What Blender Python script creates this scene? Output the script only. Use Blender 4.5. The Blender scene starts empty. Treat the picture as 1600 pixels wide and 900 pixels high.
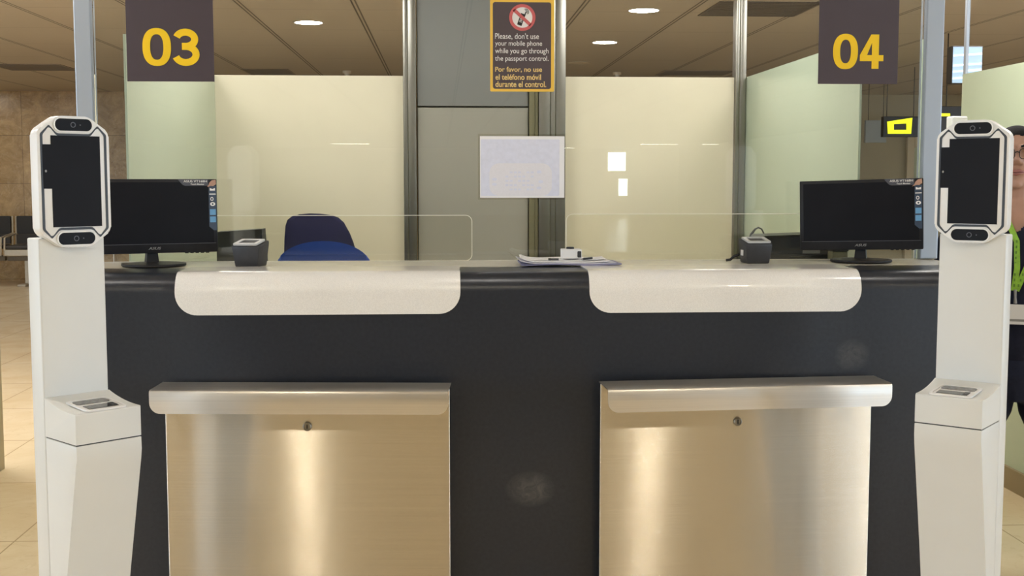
import bpy, bmesh, math, random
from mathutils import Vector, Matrix
random.seed(7)
SC = bpy.context.scene
COL = SC.collection
PI = math.pi

# ------------------------------------------------------------------ camera, world, exposure
FPX = 1914.0
PITCH = math.atan(170 / FPX)
YAW = math.atan(110 / FPX * math.cos(PITCH))
CAMZ = 1.4
cd = bpy.data.cameras.new('camera')
cam = bpy.data.objects.new('camera', cd)
COL.objects.link(cam)
cd.sensor_width = 36.0
cd.lens = FPX / 1600 * 36.0
cd.clip_start = 0.05
cd.clip_end = 200
cam.location = (0, 0, CAMZ)
cam.rotation_euler = (PI / 2 - PITCH, 0, -YAW)
SC.camera = cam

world = bpy.data.worlds.new('world')
SC.world = world
world.use_nodes = True
bgn = world.node_tree.nodes['Background']
bgn.inputs[0].default_value = (0.70, 0.85, 1.0, 1)
bgn.inputs[1].default_value = 4.2

SC.view_settings.view_transform = 'Standard'
SC.view_settings.look = 'None'
SC.view_settings.gamma = 1.0
SC.view_settings.use_curve_mapping = False
SC.view_settings.exposure = 0.0

DOWNLIGHT = 45.0      # radiance of the round ceiling lamps
FRONTLIGHT = 420.0    # the row of downlights over the waiting passengers
FILL_LIGHT = 18.0     # radiance of the unseen square fill panels added under the ceiling
FILL_PANELS = [(2.05, 5.0), (-1.62, 5.0), (-2.4, 3.45), (-4.2, 4.4), (3.9, 4.2), (-2.6, 6.6), (-4.6, 6.6), (-.6, 5.0), (1.0, 5.0), (-3.3, 5.4), (3.5, 5.4), (-3.4, 7.7), (-1.4, 7.7), (.2, 7.7), (1.9, 7.7), (3.6, 7.7), (-4.0, 8.0), (6.2, 8.5), (-4.5, 10), (-5.2, 12), (-5.9, 14), (-6.6, 16), (7.2, 11.5), (8.6, 15.0)]
TUBELIGHT = 22.0      # radiance of the linear lamps of the hall behind the camera

_f = Vector((math.sin(YAW) * math.cos(PITCH), math.cos(YAW) * math.cos(PITCH), -math.sin(PITCH)))
_r = Vector((math.cos(YAW), -math.sin(YAW), 0))
_u = _r.cross(_f)


def ray(px, py):
    return _r * ((px - 800) / FPX) + _u * ((450 - py) / FPX) + _f


def atY(px, py, Y):
    d = ray(px, py)
    return Vector((0, 0, CAMZ)) + d * (Y / d.y)


def atZ(px, py, z):
    d = ray(px, py)
    return Vector((0, 0, CAMZ)) + d * ((z - CAMZ) / d.z)


# ------------------------------------------------------------------ materials
def new_mat(name):
    m = bpy.data.materials.new(name)
    m.use_nodes = True
    nt = m.node_tree
    return m, nt, nt.nodes['Principled BSDF']


def mat(name, col, rough=0.5, metal=0.0, spec=0.5, noise=0.0, nscale=30, bump=0.0, bscale=200, coat=0.0):
    m, nt, b = new_mat(name)
    N, L = nt.nodes, nt.links
    b.inputs['Base Color'].default_value = (*col, 1)
    b.inputs['Roughness'].default_value = rough
    b.inputs['Metallic'].default_value = metal
    b.inputs['Specular IOR Level'].default_value = spec
    b.inputs['Coat Weight'].default_value = coat
    if noise or bump:
        tc = N.new('ShaderNodeTexCoord')
    if noise:
        t = N.new('ShaderNodeTexNoise')
        t.inputs['Scale'].default_value = nscale
        t.inputs['Detail'].default_value = 4
        L.new(tc.outputs['Object'], t.inputs['Vector'])
        r = N.new('ShaderNodeValToRGB')
        r.color_ramp.elements[0].position = 0.3
        r.color_ramp.elements[1].position = 0.7
        r.color_ramp.elements[0].color = (*[c * (1 - noise) for c in col], 1)
        r.color_ramp.elements[1].color = (*[min(1, c * (1 + noise)) for c in col], 1)
        L.new(t.outputs['Fac'], r.inputs['Fac'])
        L.new(r.outputs['Color'], b.inputs['Base Color'])
    if bump:
        t2 = N.new('ShaderNodeTexNoise')
        t2.inputs['Scale'].default_value = bscale
        L.new(tc.outputs['Object'], t2.inputs['Vector'])
        bp = N.new('ShaderNodeBump')
        bp.inputs['Strength'].default_value = bump
        bp.inputs['Distance'].default_value = 0.002
        L.new(t2.outputs['Fac'], bp.inputs['Height'])
        L.new(bp.outputs['Normal'], b.inputs['Normal'])
    return m


def emit(name, col, strength):
    m, nt, b = new_mat(name)
    b.inputs['Base Color'].default_value = (*col, 1)
    b.inputs['Emission Color'].default_value = (*col, 1)
    b.inputs['Emission Strength'].default_value = strength
    return m


def glass(name, tint=(0.93, 0.95, 0.92), ior=1.5, boost=1.0):
    m, nt, b = new_mat(name)
    N, L = nt.nodes, nt.links
    N.remove(b)
    tr = N.new('ShaderNodeBsdfTransparent')
    tr.inputs[0].default_value = (*tint, 1)
    gl = N.new('ShaderNodeBsdfGlossy')
    gl.inputs['Roughness'].default_value = 0.0
    gl.inputs['Color'].default_value = (boost, boost, boost, 1)
    fr = N.new('ShaderNodeFresnel')
    fr.inputs[0].default_value = ior
    mx = N.new('ShaderNodeMixShader')
    L.new(fr.outputs[0], mx.inputs[0])
    L.new(tr.outputs[0], mx.inputs[1])
    L.new(gl.outputs[0], mx.inputs[2])
    L.new(mx.outputs[0], N['Material Output'].inputs['Surface'])
    return m


def math_node(nt, op, a, b=None, clamp=False):
    n = nt.nodes.new('ShaderNodeMath')
    n.operation = op
    n.use_clamp = clamp
    for i, v in enumerate((a, b)):
        if v is None:
            continue
        if isinstance(v, (int, float)):
            n.inputs[i].default_value = v
        else:
            nt.links.new(v, n.inputs[i])
    return n.outputs[0]


def seam(nt, coord, offset, pitch, half):
    """1 on a joint line, 0 elsewhere"""
    t = math_node(nt, 'SUBTRACT', coord, offset)
    t = math_node(nt, 'DIVIDE', t, pitch)
    fr = math_node(nt, 'FRACT', t)
    d = math_node(nt, 'ABSOLUTE', math_node(nt, 'SUBTRACT', fr, 0.5))
    return math_node(nt, 'GREATER_THAN', d, 0.5 - half / pitch)


def world_pos(nt):
    g = nt.nodes.new('ShaderNodeNewGeometry')
    s = nt.nodes.new('ShaderNodeSeparateXYZ')
    nt.links.new(g.outputs['Position'], s.inputs[0])
    return g.outputs['Position'], s.outputs[0], s.outputs[1], s.outputs[2]


def mixc(nt, fac, a, b):
    n = nt.nodes.new('ShaderNodeMix')
    n.data_type = 'RGBA'
    for i, v in ((0, fac), (6, a), (7, b)):
        if isinstance(v, tuple):
            n.inputs[i].default_value = (*v, 1)
        elif isinstance(v, (int, float)):
            n.inputs[i].default_value = v
        else:
            nt.links.new(v, n.inputs[i])
    return n.outputs[2]


def noise_fac(nt, vec, scale, detail=6, rough=0.6, dist=0.0, lo=0.3, hi=0.7):
    t = nt.nodes.new('ShaderNodeTexNoise')
    t.inputs['Scale'].default_value = scale
    t.inputs['Detail'].default_value = detail
    t.inputs['Roughness'].default_value = rough
    t.inputs['Distortion'].default_value = dist
    nt.links.new(vec, t.inputs['Vector'])
    r = nt.nodes.new('ShaderNodeMapRange')
    r.inputs[1].default_value = lo
    r.inputs[2].default_value = hi
    nt.links.new(t.outputs['Fac'], r.inputs[0])
    return r.outputs[0]


def cell_random(nt, X, offx, px, Y, offy, py):
    a = math_node(nt, 'FLOOR', math_node(nt, 'DIVIDE', math_node(nt, 'SUBTRACT', X, offx), px))
    b = math_node(nt, 'FLOOR', math_node(nt, 'DIVIDE', math_node(nt, 'SUBTRACT', Y, offy), py))
    c = nt.nodes.new('ShaderNodeCombineXYZ')
    nt.links.new(a, c.inputs[0])
    nt.links.new(b, c.inputs[1])
    w = nt.nodes.new('ShaderNodeTexWhiteNoise')
    nt.links.new(c.outputs[0], w.inputs['Vector'])
    return w.outputs['Value']


def floor_mat():
    m, nt, b = new_mat('floor_marble')
    P, X, Y, Z = world_pos(nt)
    c = mixc(nt, noise_fac(nt, P, 1.6, 8, 0.62, 1.2), (0.70, 0.54, 0.33), (0.82, 0.69, 0.48))
    c = mixc(nt, math_node(nt, 'MULTIPLY', noise_fac(nt, P, 9, 6, 0.7, 2.5, 0.55, 0.75), 0.35), c, (0.46, 0.31, 0.15))
    c = mixc(nt, math_node(nt, 'MULTIPLY', cell_random(nt, X, -1.662, .557, Y, 4.75, .94), 0.22), c, (0.80, 0.68, 0.48))
    s = math_node(nt, 'MAXIMUM', seam(nt, X, -1.662, .557, .003), seam(nt, Y, 4.75, .94, .004))
    c = mixc(nt, math_node(nt, 'MULTIPLY', s, 0.6), c, (0.25, 0.16, 0.08))
    nt.links.new(c, b.inputs['Base Color'])
    b.inputs['Roughness'].default_value = 0.2
    b.inputs['Specular IOR Level'].default_value = 0.3
    return m


def ceiling_mat():
    m, nt, b = new_mat('ceiling_panels')
    P, X, Y, Z = world_pos(nt)
    c = mixc(nt, noise_fac(nt, P, 0.35, 2), (0.43, 0.375, 0.305), (0.47, 0.415, 0.34))
    s1 = seam(nt, X, 0.185, .79, .006)
    s2 = seam(nt, X, 0.212, .79, .006)
    s3 = math_node(nt, 'MULTIPLY', seam(nt, Y, 8.9, 1.19, .007), 0.35)
    s = math_node(nt, 'MAXIMUM', math_node(nt, 'MAXIMUM', s1, s2), s3)
    c = mixc(nt, math_node(nt, 'MULTIPLY', s, 0.85), c, (0.04, 0.03, 0.02))
    nt.links.new(c, b.inputs['Base Color'])
    b.inputs['Roughness'].default_value = 0.55
    return m


def marble_mat():
    m, nt, b = new_mat('wall_marble')
    P, X, Y, Z = world_pos(nt)
    c = mixc(nt, noise_fac(nt, P, 4.0, 12, 0.8, 1.0, 0.36, 0.64), (0.28, 0.17, 0.062), (0.60, 0.41, 0.18))
    c = mixc(nt, math_node(nt, 'MULTIPLY', noise_fac(nt, P, 7, 8, 0.75, 3, 0.52, 0.7), 0.6), c, (0.66, 0.51, 0.29))
    c = mixc(nt, math_node(nt, 'MULTIPLY', cell_random(nt, X, -5.75, .98, Z, 0.02, .66), 0.25), c, (0.22, 0.13, 0.055))
    s = math_node(nt, 'MAXIMUM', seam(nt, X, -5.75, .98, .004), seam(nt, Z, 0.02, .66, .004))
    c = mixc(nt, math_node(nt, 'MULTIPLY', s, 0.6), c, (0.08, 0.045, 0.02))
    nt.links.new(c, b.inputs['Base Color'])
    b.inputs['Roughness'].default_value = 0.25
    return m


def steel_mat(name, col=(0.62, 0.59, 0.54), rough=0.3, aniso=1.0, rot=0.25, uv=True, brush=0.0):
    m, nt, b = new_mat(name)
    N, L = nt.nodes, nt.links
    tc = N.new('ShaderNodeTexCoord')
    mp = N.new('ShaderNodeMapping')
    mp.inputs['Scale'].default_value = (1.5, 60, 700)
    L.new(tc.outputs['Object'], mp.inputs[0])
    f = noise_fac(nt, mp.outputs[0], 1.0, 4, 0.6)
    f2 = noise_fac(nt, tc.outputs['Object'], 5.0, 5, 0.6, 0.5, 0.42, 0.75)
    c = mixc(nt, f, tuple(k * 0.93 for k in col), tuple(k * 1.05 for k in col))
    c = mixc(nt, math_node(nt, 'MULTIPLY', f2, 0.05), c, tuple(k * 0.6 for k in col))
    L.new(c, b.inputs['Base Color'])
    b.inputs['Metallic'].default_value = 1.0
    rr = math_node(nt, 'ADD', math_node(nt, 'MULTIPLY', f2, 0.02), rough)
    L.new(rr, b.inputs['Roughness'])
    b.inputs['Anisotropic'].default_value = aniso
    b.inputs['Anisotropic Rotation'].default_value = rot
    if uv:
        tg = N.new('ShaderNodeTangent')
        tg.direction_type = 'UV_MAP'
        L.new(tg.outputs[0], b.inputs['Tangent'])
    if brush:
        # hairline brushing along X: the microscopic grooves tilt the normal up and down
        g = N.new('ShaderNodeNewGeometry')
        tot = None
        for k in (90000.0, 71000.0):
            v = N.new('ShaderNodeVectorMath')
            v.operation = 'SCALE'
            v.inputs['Scale'].default_value = k
            L.new(g.outputs['Position'], v.inputs[0])
            w = N.new('ShaderNodeTexWhiteNoise')
            L.new(v.outputs[0], w.inputs['Vector'])
            tot = w.outputs['Value'] if tot is None else math_node(nt, 'ADD', tot, w.outputs['Value'])
        dz = math_node(nt, 'MULTIPLY', math_node(nt, 'SUBTRACT', tot, 1.0), brush)
        cx = N.new('ShaderNodeCombineXYZ')
        L.new(dz, cx.inputs[2])
        ad = N.new('ShaderNodeVectorMath')
        L.new(g.outputs['Normal'], ad.inputs[0])
        L.new(cx.outputs[0], ad.inputs[1])
        nn = N.new('ShaderNodeVectorMath')
        nn.operation = 'NORMALIZE'
        L.new(ad.outputs[0], nn.inputs[0])
        L.new(nn.outputs[0], b.inputs['Normal'])
    return m


def counter_mat():
    m, nt, b = new_mat('counter_charcoal')
    N, L = nt.nodes, nt.links
    P, X, Y, Z = world_pos(nt)
    base = mixc(nt, noise_fac(nt, P, 90, 3), (0.017, 0.021, 0.030), (0.025, 0.029, 0.040))
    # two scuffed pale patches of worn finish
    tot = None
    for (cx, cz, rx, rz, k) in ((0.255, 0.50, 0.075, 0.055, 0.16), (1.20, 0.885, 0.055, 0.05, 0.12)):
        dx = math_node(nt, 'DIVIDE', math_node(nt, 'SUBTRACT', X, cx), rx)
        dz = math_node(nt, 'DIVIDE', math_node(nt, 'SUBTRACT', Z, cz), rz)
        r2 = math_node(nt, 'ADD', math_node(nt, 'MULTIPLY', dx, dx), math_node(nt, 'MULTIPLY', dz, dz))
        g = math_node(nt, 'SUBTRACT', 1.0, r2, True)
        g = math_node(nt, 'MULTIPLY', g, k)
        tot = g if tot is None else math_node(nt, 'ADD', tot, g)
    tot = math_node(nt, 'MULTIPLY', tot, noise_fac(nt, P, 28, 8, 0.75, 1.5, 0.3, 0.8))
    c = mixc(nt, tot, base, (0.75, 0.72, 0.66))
    L.new(c, b.inputs['Base Color'])
    b.inputs['Roughness'].default_value = 0.30
    return m


M = {}
M['floor'] = floor_mat()
M['ceiling'] = ceiling_mat()
M['marble'] = marble_mat()
M['counter'] = counter_mat()
M['steel'] = steel_mat('brushed_steel', (0.80, 0.76, 0.68), 0.20, brush=0.55)
M['steel_shelf'] = steel_mat('shelf_steel', (0.82, 0.79, 0.75), 0.30, 0.6)
M['steel_post'] = steel_mat('post_steel', (0.30, 0.285, 0.25), 0.34, 0.0, 0, False)
M['alu'] = mat('anodised_aluminium', (0.40, 0.445, 0.51), 0.42, 0.6)
M['cream'] = mat('cream_laminate', (0.78, 0.70, 0.525), 0.22, noise=0.02, nscale=3)
M['green'] = mat('pale_green_laminate', (0.53, 0.595, 0.445), 0.22, noise=0.02, nscale=3)
M['overpanel'] = mat('dark_grey_laminate', (0.215, 0.21, 0.195), 0.4, noise=0.03, nscale=2)
M['door'] = mat('grey_door_laminate', (0.34, 0.315, 0.26), 0.42, noise=0.03, nscale=2)
M['olive'] = mat('olive_frame', (0.20, 0.18, 0.10), 0.4)
M['trim'] = mat('speckled_white_solid_surface', (0.87, 0.855, 0.83), 0.22, noise=0.07, nscale=420, coat=0.5)
M['ledge'] = mat('pale_ledge', (0.72, 0.70, 0.62), 0.25, noise=0.03, nscale=60)
M['kiosk'] = mat('kiosk_white_lacquer', (0.70, 0.71, 0.70), 0.38, noise=0.015, nscale=8)
M['kiosk_head'] = mat('kiosk_head_white', (0.80, 0.80, 0.80), 0.3, noise=0.01, nscale=8)
M['black'] = mat('black_plastic', (0.012, 0.012, 0.014), 0.35, noise=0.1, nscale=60)
M['gloss_black'] = mat('gloss_black_glass', (0.010, 0.010, 0.012), 0.3, spec=0.08, noise=0.1, nscale=10)
M['screen'] = mat('dark_screen', (0.014, 0.014, 0.017), 0.30, spec=0.05, noise=0.08, nscale=9)
M['mon'] = mat('monitor_black', (0.016, 0.016, 0.019), 0.45, spec=0.25, noise=0.1, nscale=60)
M['line'] = mat('grey_highlight_line', (0.10, 0.10, 0.12), 0.4, noise=0.05, nscale=60)
M['darkgrey'] = mat('dark_grey_plastic', (0.038, 0.039, 0.045), 0.45, noise=0.1, nscale=50)
M['oliveblack'] = mat('olive_black_casing', (0.030, 0.030, 0.022), 0.45, noise=0.1, nscale=50)
M['grey'] = mat('mid_grey_plastic', (0.28, 0.28, 0.28), 0.4, noise=0.05, nscale=50)
M['lightgrey'] = mat('light_grey_plastic', (0.50, 0.50, 0.50), 0.35, noise=0.04, nscale=50)
M['lens'] = mat('lens_glass', (0.03, 0.03, 0.035), 0.05, noise=0.1, nscale=50)
M['reader_glass'] = mat('reader_glass', (0.10, 0.10, 0.10), 0.06, noise=0.4, nscale=40)
M['reader_dark'] = mat('reader_window', (0.17, 0.165, 0.16), 0.25, noise=0.35, nscale=120)
M['white'] = mat('white_plastic', (0.82, 0.82, 0.83), 0.35, noise=0.01, nscale=20)
M['paper'] = mat('white_paper', (0.87, 0.87, 0.90), 0.75, noise=0.02, nscale=12)
M['paper_blue'] = mat('bluish_paper', (0.70, 0.70, 0.80), 0.75, noise=0.02, nscale=12)
M['folder'] = mat('folder_shadow_blue', (0.22, 0.22, 0.36), 0.6, noise=0.03, nscale=12)  # blue-purple shadow under the sheets, painted into the folder colour
M['print'] = mat('faint_grey_print', (0.80, 0.79, 0.86), 0.75, noise=0.02, nscale=200)
M['print2'] = mat('faint_blue_print', (0.74, 0.76, 0.90), 0.75, noise=0.04, nscale=60)
M['sign'] = mat('sign_aubergine', (0.060, 0.043, 0.055), 0.45, noise=0.03, nscale=20)
M['sign_dark'] = mat('poster_dark_brown', (0.085, 0.062, 0.068), 0.5, noise=0.03, nscale=20)
M['yellow'] = mat('sign_yellow', (0.95, 0.62, 0.004), 0.5, noise=0.02, nscale=20)
M['poster_yellow'] = mat('poster_yellow', (0.90, 0.57, 0.08), 0.5, noise=0.03, nscale=20)
M['text_white'] = mat('lettering_white', (0.85, 0.83, 0.81), 0.5, noise=0.02, nscale=20)
M['text_yellow'] = mat('lettering_yellow', (0.85, 0.62, 0.24), 0.5, noise=0.02, nscale=20)
M['red'] = mat('prohibition_red', (0.62, 0.13, 0.13), 0.5, noise=0.04, nscale=20)
M['navy_fabric'] = mat('dark_navy_upholstery', (0.022, 0.022, 0.062), 0.9, spec=0.2, noise=0.12, nscale=300, bump=0.2, bscale=900)
M['blue_fabric'] = mat('royal_blue_upholstery', (0.026, 0.075, 0.36), 0.9, spec=0.2, noise=0.12, nscale=300, bump=0.2, bscale=900)
M['glass'] = glass('partition_glass', (0.935, 0.955, 0.962))  # bluish tint also stands in for the hall's reflected veil
M['acrylic'] = glass('acrylic_sheet', (0.99, 0.985, 0.96), 1.25)
M['acrylic_edge'] = mat('acrylic_polished_edge', (0.86, 0.84, 0.74), 0.25, noise=0.02, nscale=20)
M['sleeve'] = glass('clear_plastic_sleeve', (0.93, 0.92, 0.89), 1.4)
M['lamp'] = emit('lamp_diffuser', (1.0, 0.95, 0.88), DOWNLIGHT)
M['fill_panel'] = emit('fill_panel_glow', (1.0, 0.97, 0.92), FILL_LIGHT)  # unseen fill light, added to brighten booths and hall
M['lampcool'] = emit('tube_lamp', (1.0, 0.95, 0.85), TUBELIGHT)
M['lampstrong'] = emit('bright_lamp_diffuser', (1.0, 0.90, 0.70), FRONTLIGHT)
M['lamp_off'] = mat('unlit_diffuser', (0.62, 0.52, 0.38), 0.4, noise=0.03, nscale=30)
M['lamp_ring'] = mat('lamp_trim_ring', (0.55, 0.5, 0.42), 0.35, 0.3, noise=0.03, nscale=30)
M['vent'] = mat('vent_dark_metal', (0.10, 0.085, 0.07), 0.5, noise=0.2, nscale=60)
M['vent_slat'] = mat('vent_slat_metal', (0.20, 0.16, 0.12), 0.4, noise=0.1, nscale=60)
M['lit_yellow'] = emit('lit_yellow_sign', (0.95, 0.98, 0.02), 0.95)
M['reflect_blue'] = emit('blue_reflection_glow', (0.42, 0.58, 0.75), 0.6)  # glow painting a bluish reflection
M['reflect_white'] = emit('white_reflection_stripe', (0.85, 0.93, 1.0), 1.0)
M['hang_dark'] = mat('hanging_sign_dark', (0.018, 0.015, 0.012), 0.4, noise=0.1, nscale=20)
M['bluegrey'] = mat('blue_grey_panel', (0.34, 0.38, 0.38), 0.5, noise=0.04, nscale=5)
M['doorframe'] = mat('pale_door_frame', (0.62, 0.55, 0.40), 0.5, noise=0.03, nscale=8)
M['neighbour_shaded'] = mat('shaded_olive_panel', (0.34, 0.29, 0.17), 0.4, noise=0.03, nscale=8)  # olive tone darkened to hold the shade on the left neighbour wall
M['skirting'] = mat('brown_skirting', (0.30, 0.22, 0.12), 0.4, noise=0.05, nscale=10)
M['wallpaint'] = mat('hall_wall_paint', (0.55, 0.50, 0.42), 0.7, noise=0.03, nscale=2)
M['olivewall'] = mat('olive_hall_paint', (0.44, 0.40, 0.28), 0.6, noise=0.03, nscale=2)
M['daylight'] = emit('daylit_pane', (0.85, 0.94, 1.0), 9.0)
M['bench'] = mat('bench_black_vinyl', (0.020, 0.019, 0.018), 0.5, noise=0.1, nscale=30)
M['bench_grey'] = mat('bench_dark_grey_vinyl', (0.045, 0.040, 0.035), 0.5, noise=0.1, nscale=30)
M['bench_metal'] = mat('bench_pale_metal', (0.50, 0.44, 0.34), 0.35, 0.5, noise=0.05, nscale=30)
M['bench_beam'] = mat('bench_beam_metal', (0.16, 0.13, 0.09), 0.4, 0.5, noise=0.05, nscale=30)
M['sticker'] = mat('sticker_dark_navy', (0.03, 0.05, 0.09), 0.35, noise=0.05, nscale=60)
M['sticker_grey'] = mat('sticker_smoke_grey', (0.07, 0.07, 0.085), 0.35, noise=0.05, nscale=60)
M['sticker_blue'] = mat('sticker_light_blue', (0.14, 0.36, 0.62), 0.4, noise=0.05, nscale=60)
M['sticker_skin'] = mat('sticker_hand_print', (0.48, 0.28, 0.20), 0.45, noise=0.08, nscale=60)
M['skin'] = mat('skin', (0.46, 0.265, 0.195), 0.5, noise=0.06, nscale=18)
M['lips'] = mat('lips', (0.34, 0.13, 0.115), 0.4, noise=0.05, nscale=60)
M['hair'] = mat('dark_hair', (0.012, 0.011, 0.012), 0.75, spec=0.12, noise=0.3, nscale=140, bump=0.4, bscale=260)
M['navy'] = mat('navy_uniform_cloth', (0.014, 0.016, 0.034), 0.85, spec=0.25, noise=0.12, nscale=60, bump=0.2, bscale=500)
M['trouser'] = mat('navy_trouser_cloth', (0.017, 0.022, 0.048), 0.8, spec=0.3, noise=0.12, nscale=60, bump=0.2, bscale=500)
M['lime'] = mat('lime_lanyard', (0.27, 0.52, 0.045), 0.6, noise=0.15, nscale=60)
M['lime_dark'] = mat('lanyard_print', (0.12, 0.26, 0.03), 0.6, noise=0.1, nscale=60)
M['eye_white'] = mat('eye_white', (0.75, 0.72, 0.70), 0.2, noise=0.02, nscale=60)
M['iris'] = mat('dark_iris', (0.03, 0.018, 0.012), 0.1, noise=0.1, nscale=90)


# ------------------------------------------------------------------ mesh helpers
def obj(name, bm, m, parent=None, smooth=False, loc=None, rot=None, autos=None):
    me = bpy.data.meshes.new(name)
    bmesh.ops.recalc_face_normals(bm, faces=bm.faces)
    bm.to_mesh(me)
    bm.free()
    me.materials.append(M[m] if isinstance(m, str) else m)
    if smooth or autos is not None:
        for p in me.polygons:
            p.use_smooth = True
        if autos is not None:
            me.set_sharp_from_angle(angle=math.radians(autos))
    o = bpy.data.objects.new(name, me)
    COL.objects.link(o)
    if parent is not None:
        o.parent = parent
    if loc is not None:
        o.location = loc
    if rot is not None:
        o.rotation_euler = rot
    return o


def thing(name, label, cat, loc=(0, 0, 0), rotz=0.0, group=None):
    o = bpy.data.objects.new(name, None)
    COL.objects.link(o)
    o.empty_display_size = 0.05
    o.location = loc
    o.rotation_euler = (0, 0, rotz)
    o['label'] = label
    o['category'] = cat
    if group:
        o['group'] = group
    return o


def tag(o, label, cat, group=None):
    o['label'] = label
    o['category'] = cat
    if group:
        o['group'] = group
    return o


def struct(name, bm, m, label=None, cat=None, **k):
    o = obj(name, bm, m, **k)
    o['kind'] = 'structure'
    if label:
        o['label'] = label
        o['category'] = cat
    return o


def bx(bm, x0, x1, y0, y1, z0, z1, bev=0.0, seg=2, mtx=None):
    vs = [bm.verts.new((x, y, z)) for x in (x0, x1) for y in (y0, y1) for z in (z0, z1)]
    q = [(0, 1, 3, 2), (4, 6, 7, 5), (0, 4, 5, 1), (2, 3, 7, 6), (0, 2, 6, 4), (1, 5, 7, 3)]
    fs = [bm.faces.new([vs[i] for i in t]) for t in q]
    if bev > 0:
        es = list({e for f in fs for e in f.edges})
        r = bmesh.ops.bevel(bm, geom=es, offset=bev, segments=seg, affect='EDGES', profile=0.5)
        vs = list({v for f in r['faces'] for v in f.verts} | {v for v in vs if v.is_valid})
    if mtx is not None:
        bmesh.ops.transform(bm, matrix=mtx, verts=[v for v in vs if v.is_valid])
    return bm


def box(x0, x1, y0, y1, z0, z1, bev=0.0, seg=2):
    return bx(bmesh.new(), x0, x1, y0, y1, z0, z1, bev, seg)


def prism(bm, pts, y0, y1):
    """outline pts (x,z) extruded from y0 to y1"""
    a = [bm.verts.new((x, y0, z)) for x, z in pts]
    b = [bm.verts.new((x, y1, z)) for x, z in pts]
    bm.faces.new(a)
    bm.faces.new(b[::-1])
    n = len(pts)
    for i in range(n):
        bm.faces.new((a[i], b[i], b[(i + 1) % n], a[(i + 1) % n]))
    return bm


def ring_prism(bm, outer, inner, y0, y1):
    n = len(outer)
    A = [[bm.verts.new((x, y, z)) for x, z in pts] for pts in (outer, inner) for y in (y0, y1)]
    for i in range(n):
        j = (i + 1) % n
        bm.faces.new((A[0][i], A[0][j], A[2][j], A[2][i]))
        bm.faces.new((A[1][i], A[3][i], A[3][j], A[1][j]))
        bm.faces.new((A[0][i], A[1][i], A[1][j], A[0][j]))
        bm.faces.new((A[2][i], A[2][j], A[3][j], A[3][i]))
    return bm


def solid(bm, th):
    bm.normal_update()
    bmesh.ops.recalc_face_normals(bm, faces=bm.faces)
    bmesh.ops.solidify(bm, geom=list(bm.faces), thickness=th)


def rrect(x0, x1, z0, z1, r, seg=6):
    """r: one radius or (bl, br, tr, tl)"""
    if not isinstance(r, (tuple, list)):
        r = (r,) * 4
    out = []
    for (cx, cz, a0, rr) in ((x0 + r[0], z0 + r[0], PI, r[0]), (x1 - r[1], z0 + r[1], 1.5 * PI, r[1]),
                             (x1 - r[2], z1 - r[2], 0, r[2]), (x0 + r[3], z1 - r[3], .5 * PI, r[3])):
        if rr <= 0:
            out.append((cx, cz))
            continue
        for k in range(seg + 1):
            a = a0 + k / seg * PI / 2
            out.append((cx + rr * math.cos(a), cz + rr * math.sin(a)))
    return out


def ellipse(cx, cz, rx, rz, n=40):
    return [(cx + rx * math.cos(2 * PI * k / n), cz + rz * math.sin(2 * PI * k / n)) for k in range(n)]


def tube(bm, pts, rad, n=8, cap=True):
    pts = [Vector(p) for p in pts]
    if not isinstance(rad, (list, tuple)):
        rad = [rad] * len(pts)
    rings = []
    up = None
    for i, p in enumerate(pts):
        t = (pts[min(i + 1, len(pts) - 1)] - pts[max(i - 1, 0)]).normalized()
        if up is None:
            up = Vector((0, 0, 1)) if abs(t.z) < .9 else Vector((0, 1, 0))
        s = t.cross(up).normalized()
        up = s.cross(t).normalized()
        r = rad[i]
        ra, rb = r if isinstance(r, (tuple, list)) else (r, r)
        rings.append([bm.verts.new(p + s * (ra * math.cos(2 * PI * k / n)) + up * (rb * math.sin(2 * PI * k / n))) for k in range(n)])
    for a, b in zip(rings, rings[1:]):
        for k in range(n):
            bm.faces.new((a[k], a[(k + 1) % n], b[(k + 1) % n], b[k]))
    if cap:
        bm.faces.new(rings[0][::-1])
        bm.faces.new(rings[-1])
    return bm


def lathe(bm, prof, n=32, c=(0, 0, 0), cap=True):
    """prof: (r, z) from bottom to top"""
    rings = []
    for r, z in prof:
        if r < 1e-6:
            rings.append([bm.verts.new((c[0], c[1], c[2] + z))])
        else:
            rings.append([bm.verts.new((c[0] + r * math.cos(2 * PI * k / n), c[1] + r * math.sin(2 * PI * k / n), c[2] + z)) for k in range(n)])
    for a, b in zip(rings, rings[1:]):
        for k in range(n):
            j = (k + 1) % n
            if len(a) == 1 and len(b) == 1:
                continue
            if len(a) == 1:
                bm.faces.new((a[0], b[j], b[k]))
            elif len(b) == 1:
                bm.faces.new((a[k], a[j], b[0]))
            else:
                bm.faces.new((a[k], a[j], b[j], b[k]))
    for r in (rings[0], rings[-1]) if cap else ():
        if len(r) > 1:
            bm.faces.new(r)
    return bm


def ellipsoid(bm, c, r, n=20, rot=None):
    s = bmesh.ops.create_uvsphere(bm, u_segments=n, v_segments=max(8, n // 2), radius=1)
    mtx = Matrix.Translation(c) @ (rot.to_4x4() if rot else Matrix.Identity(4)) @ Matrix.Diagonal((*r, 1))
    bmesh.ops.transform(bm, matrix=mtx, verts=s['verts'])
    return bm


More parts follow.
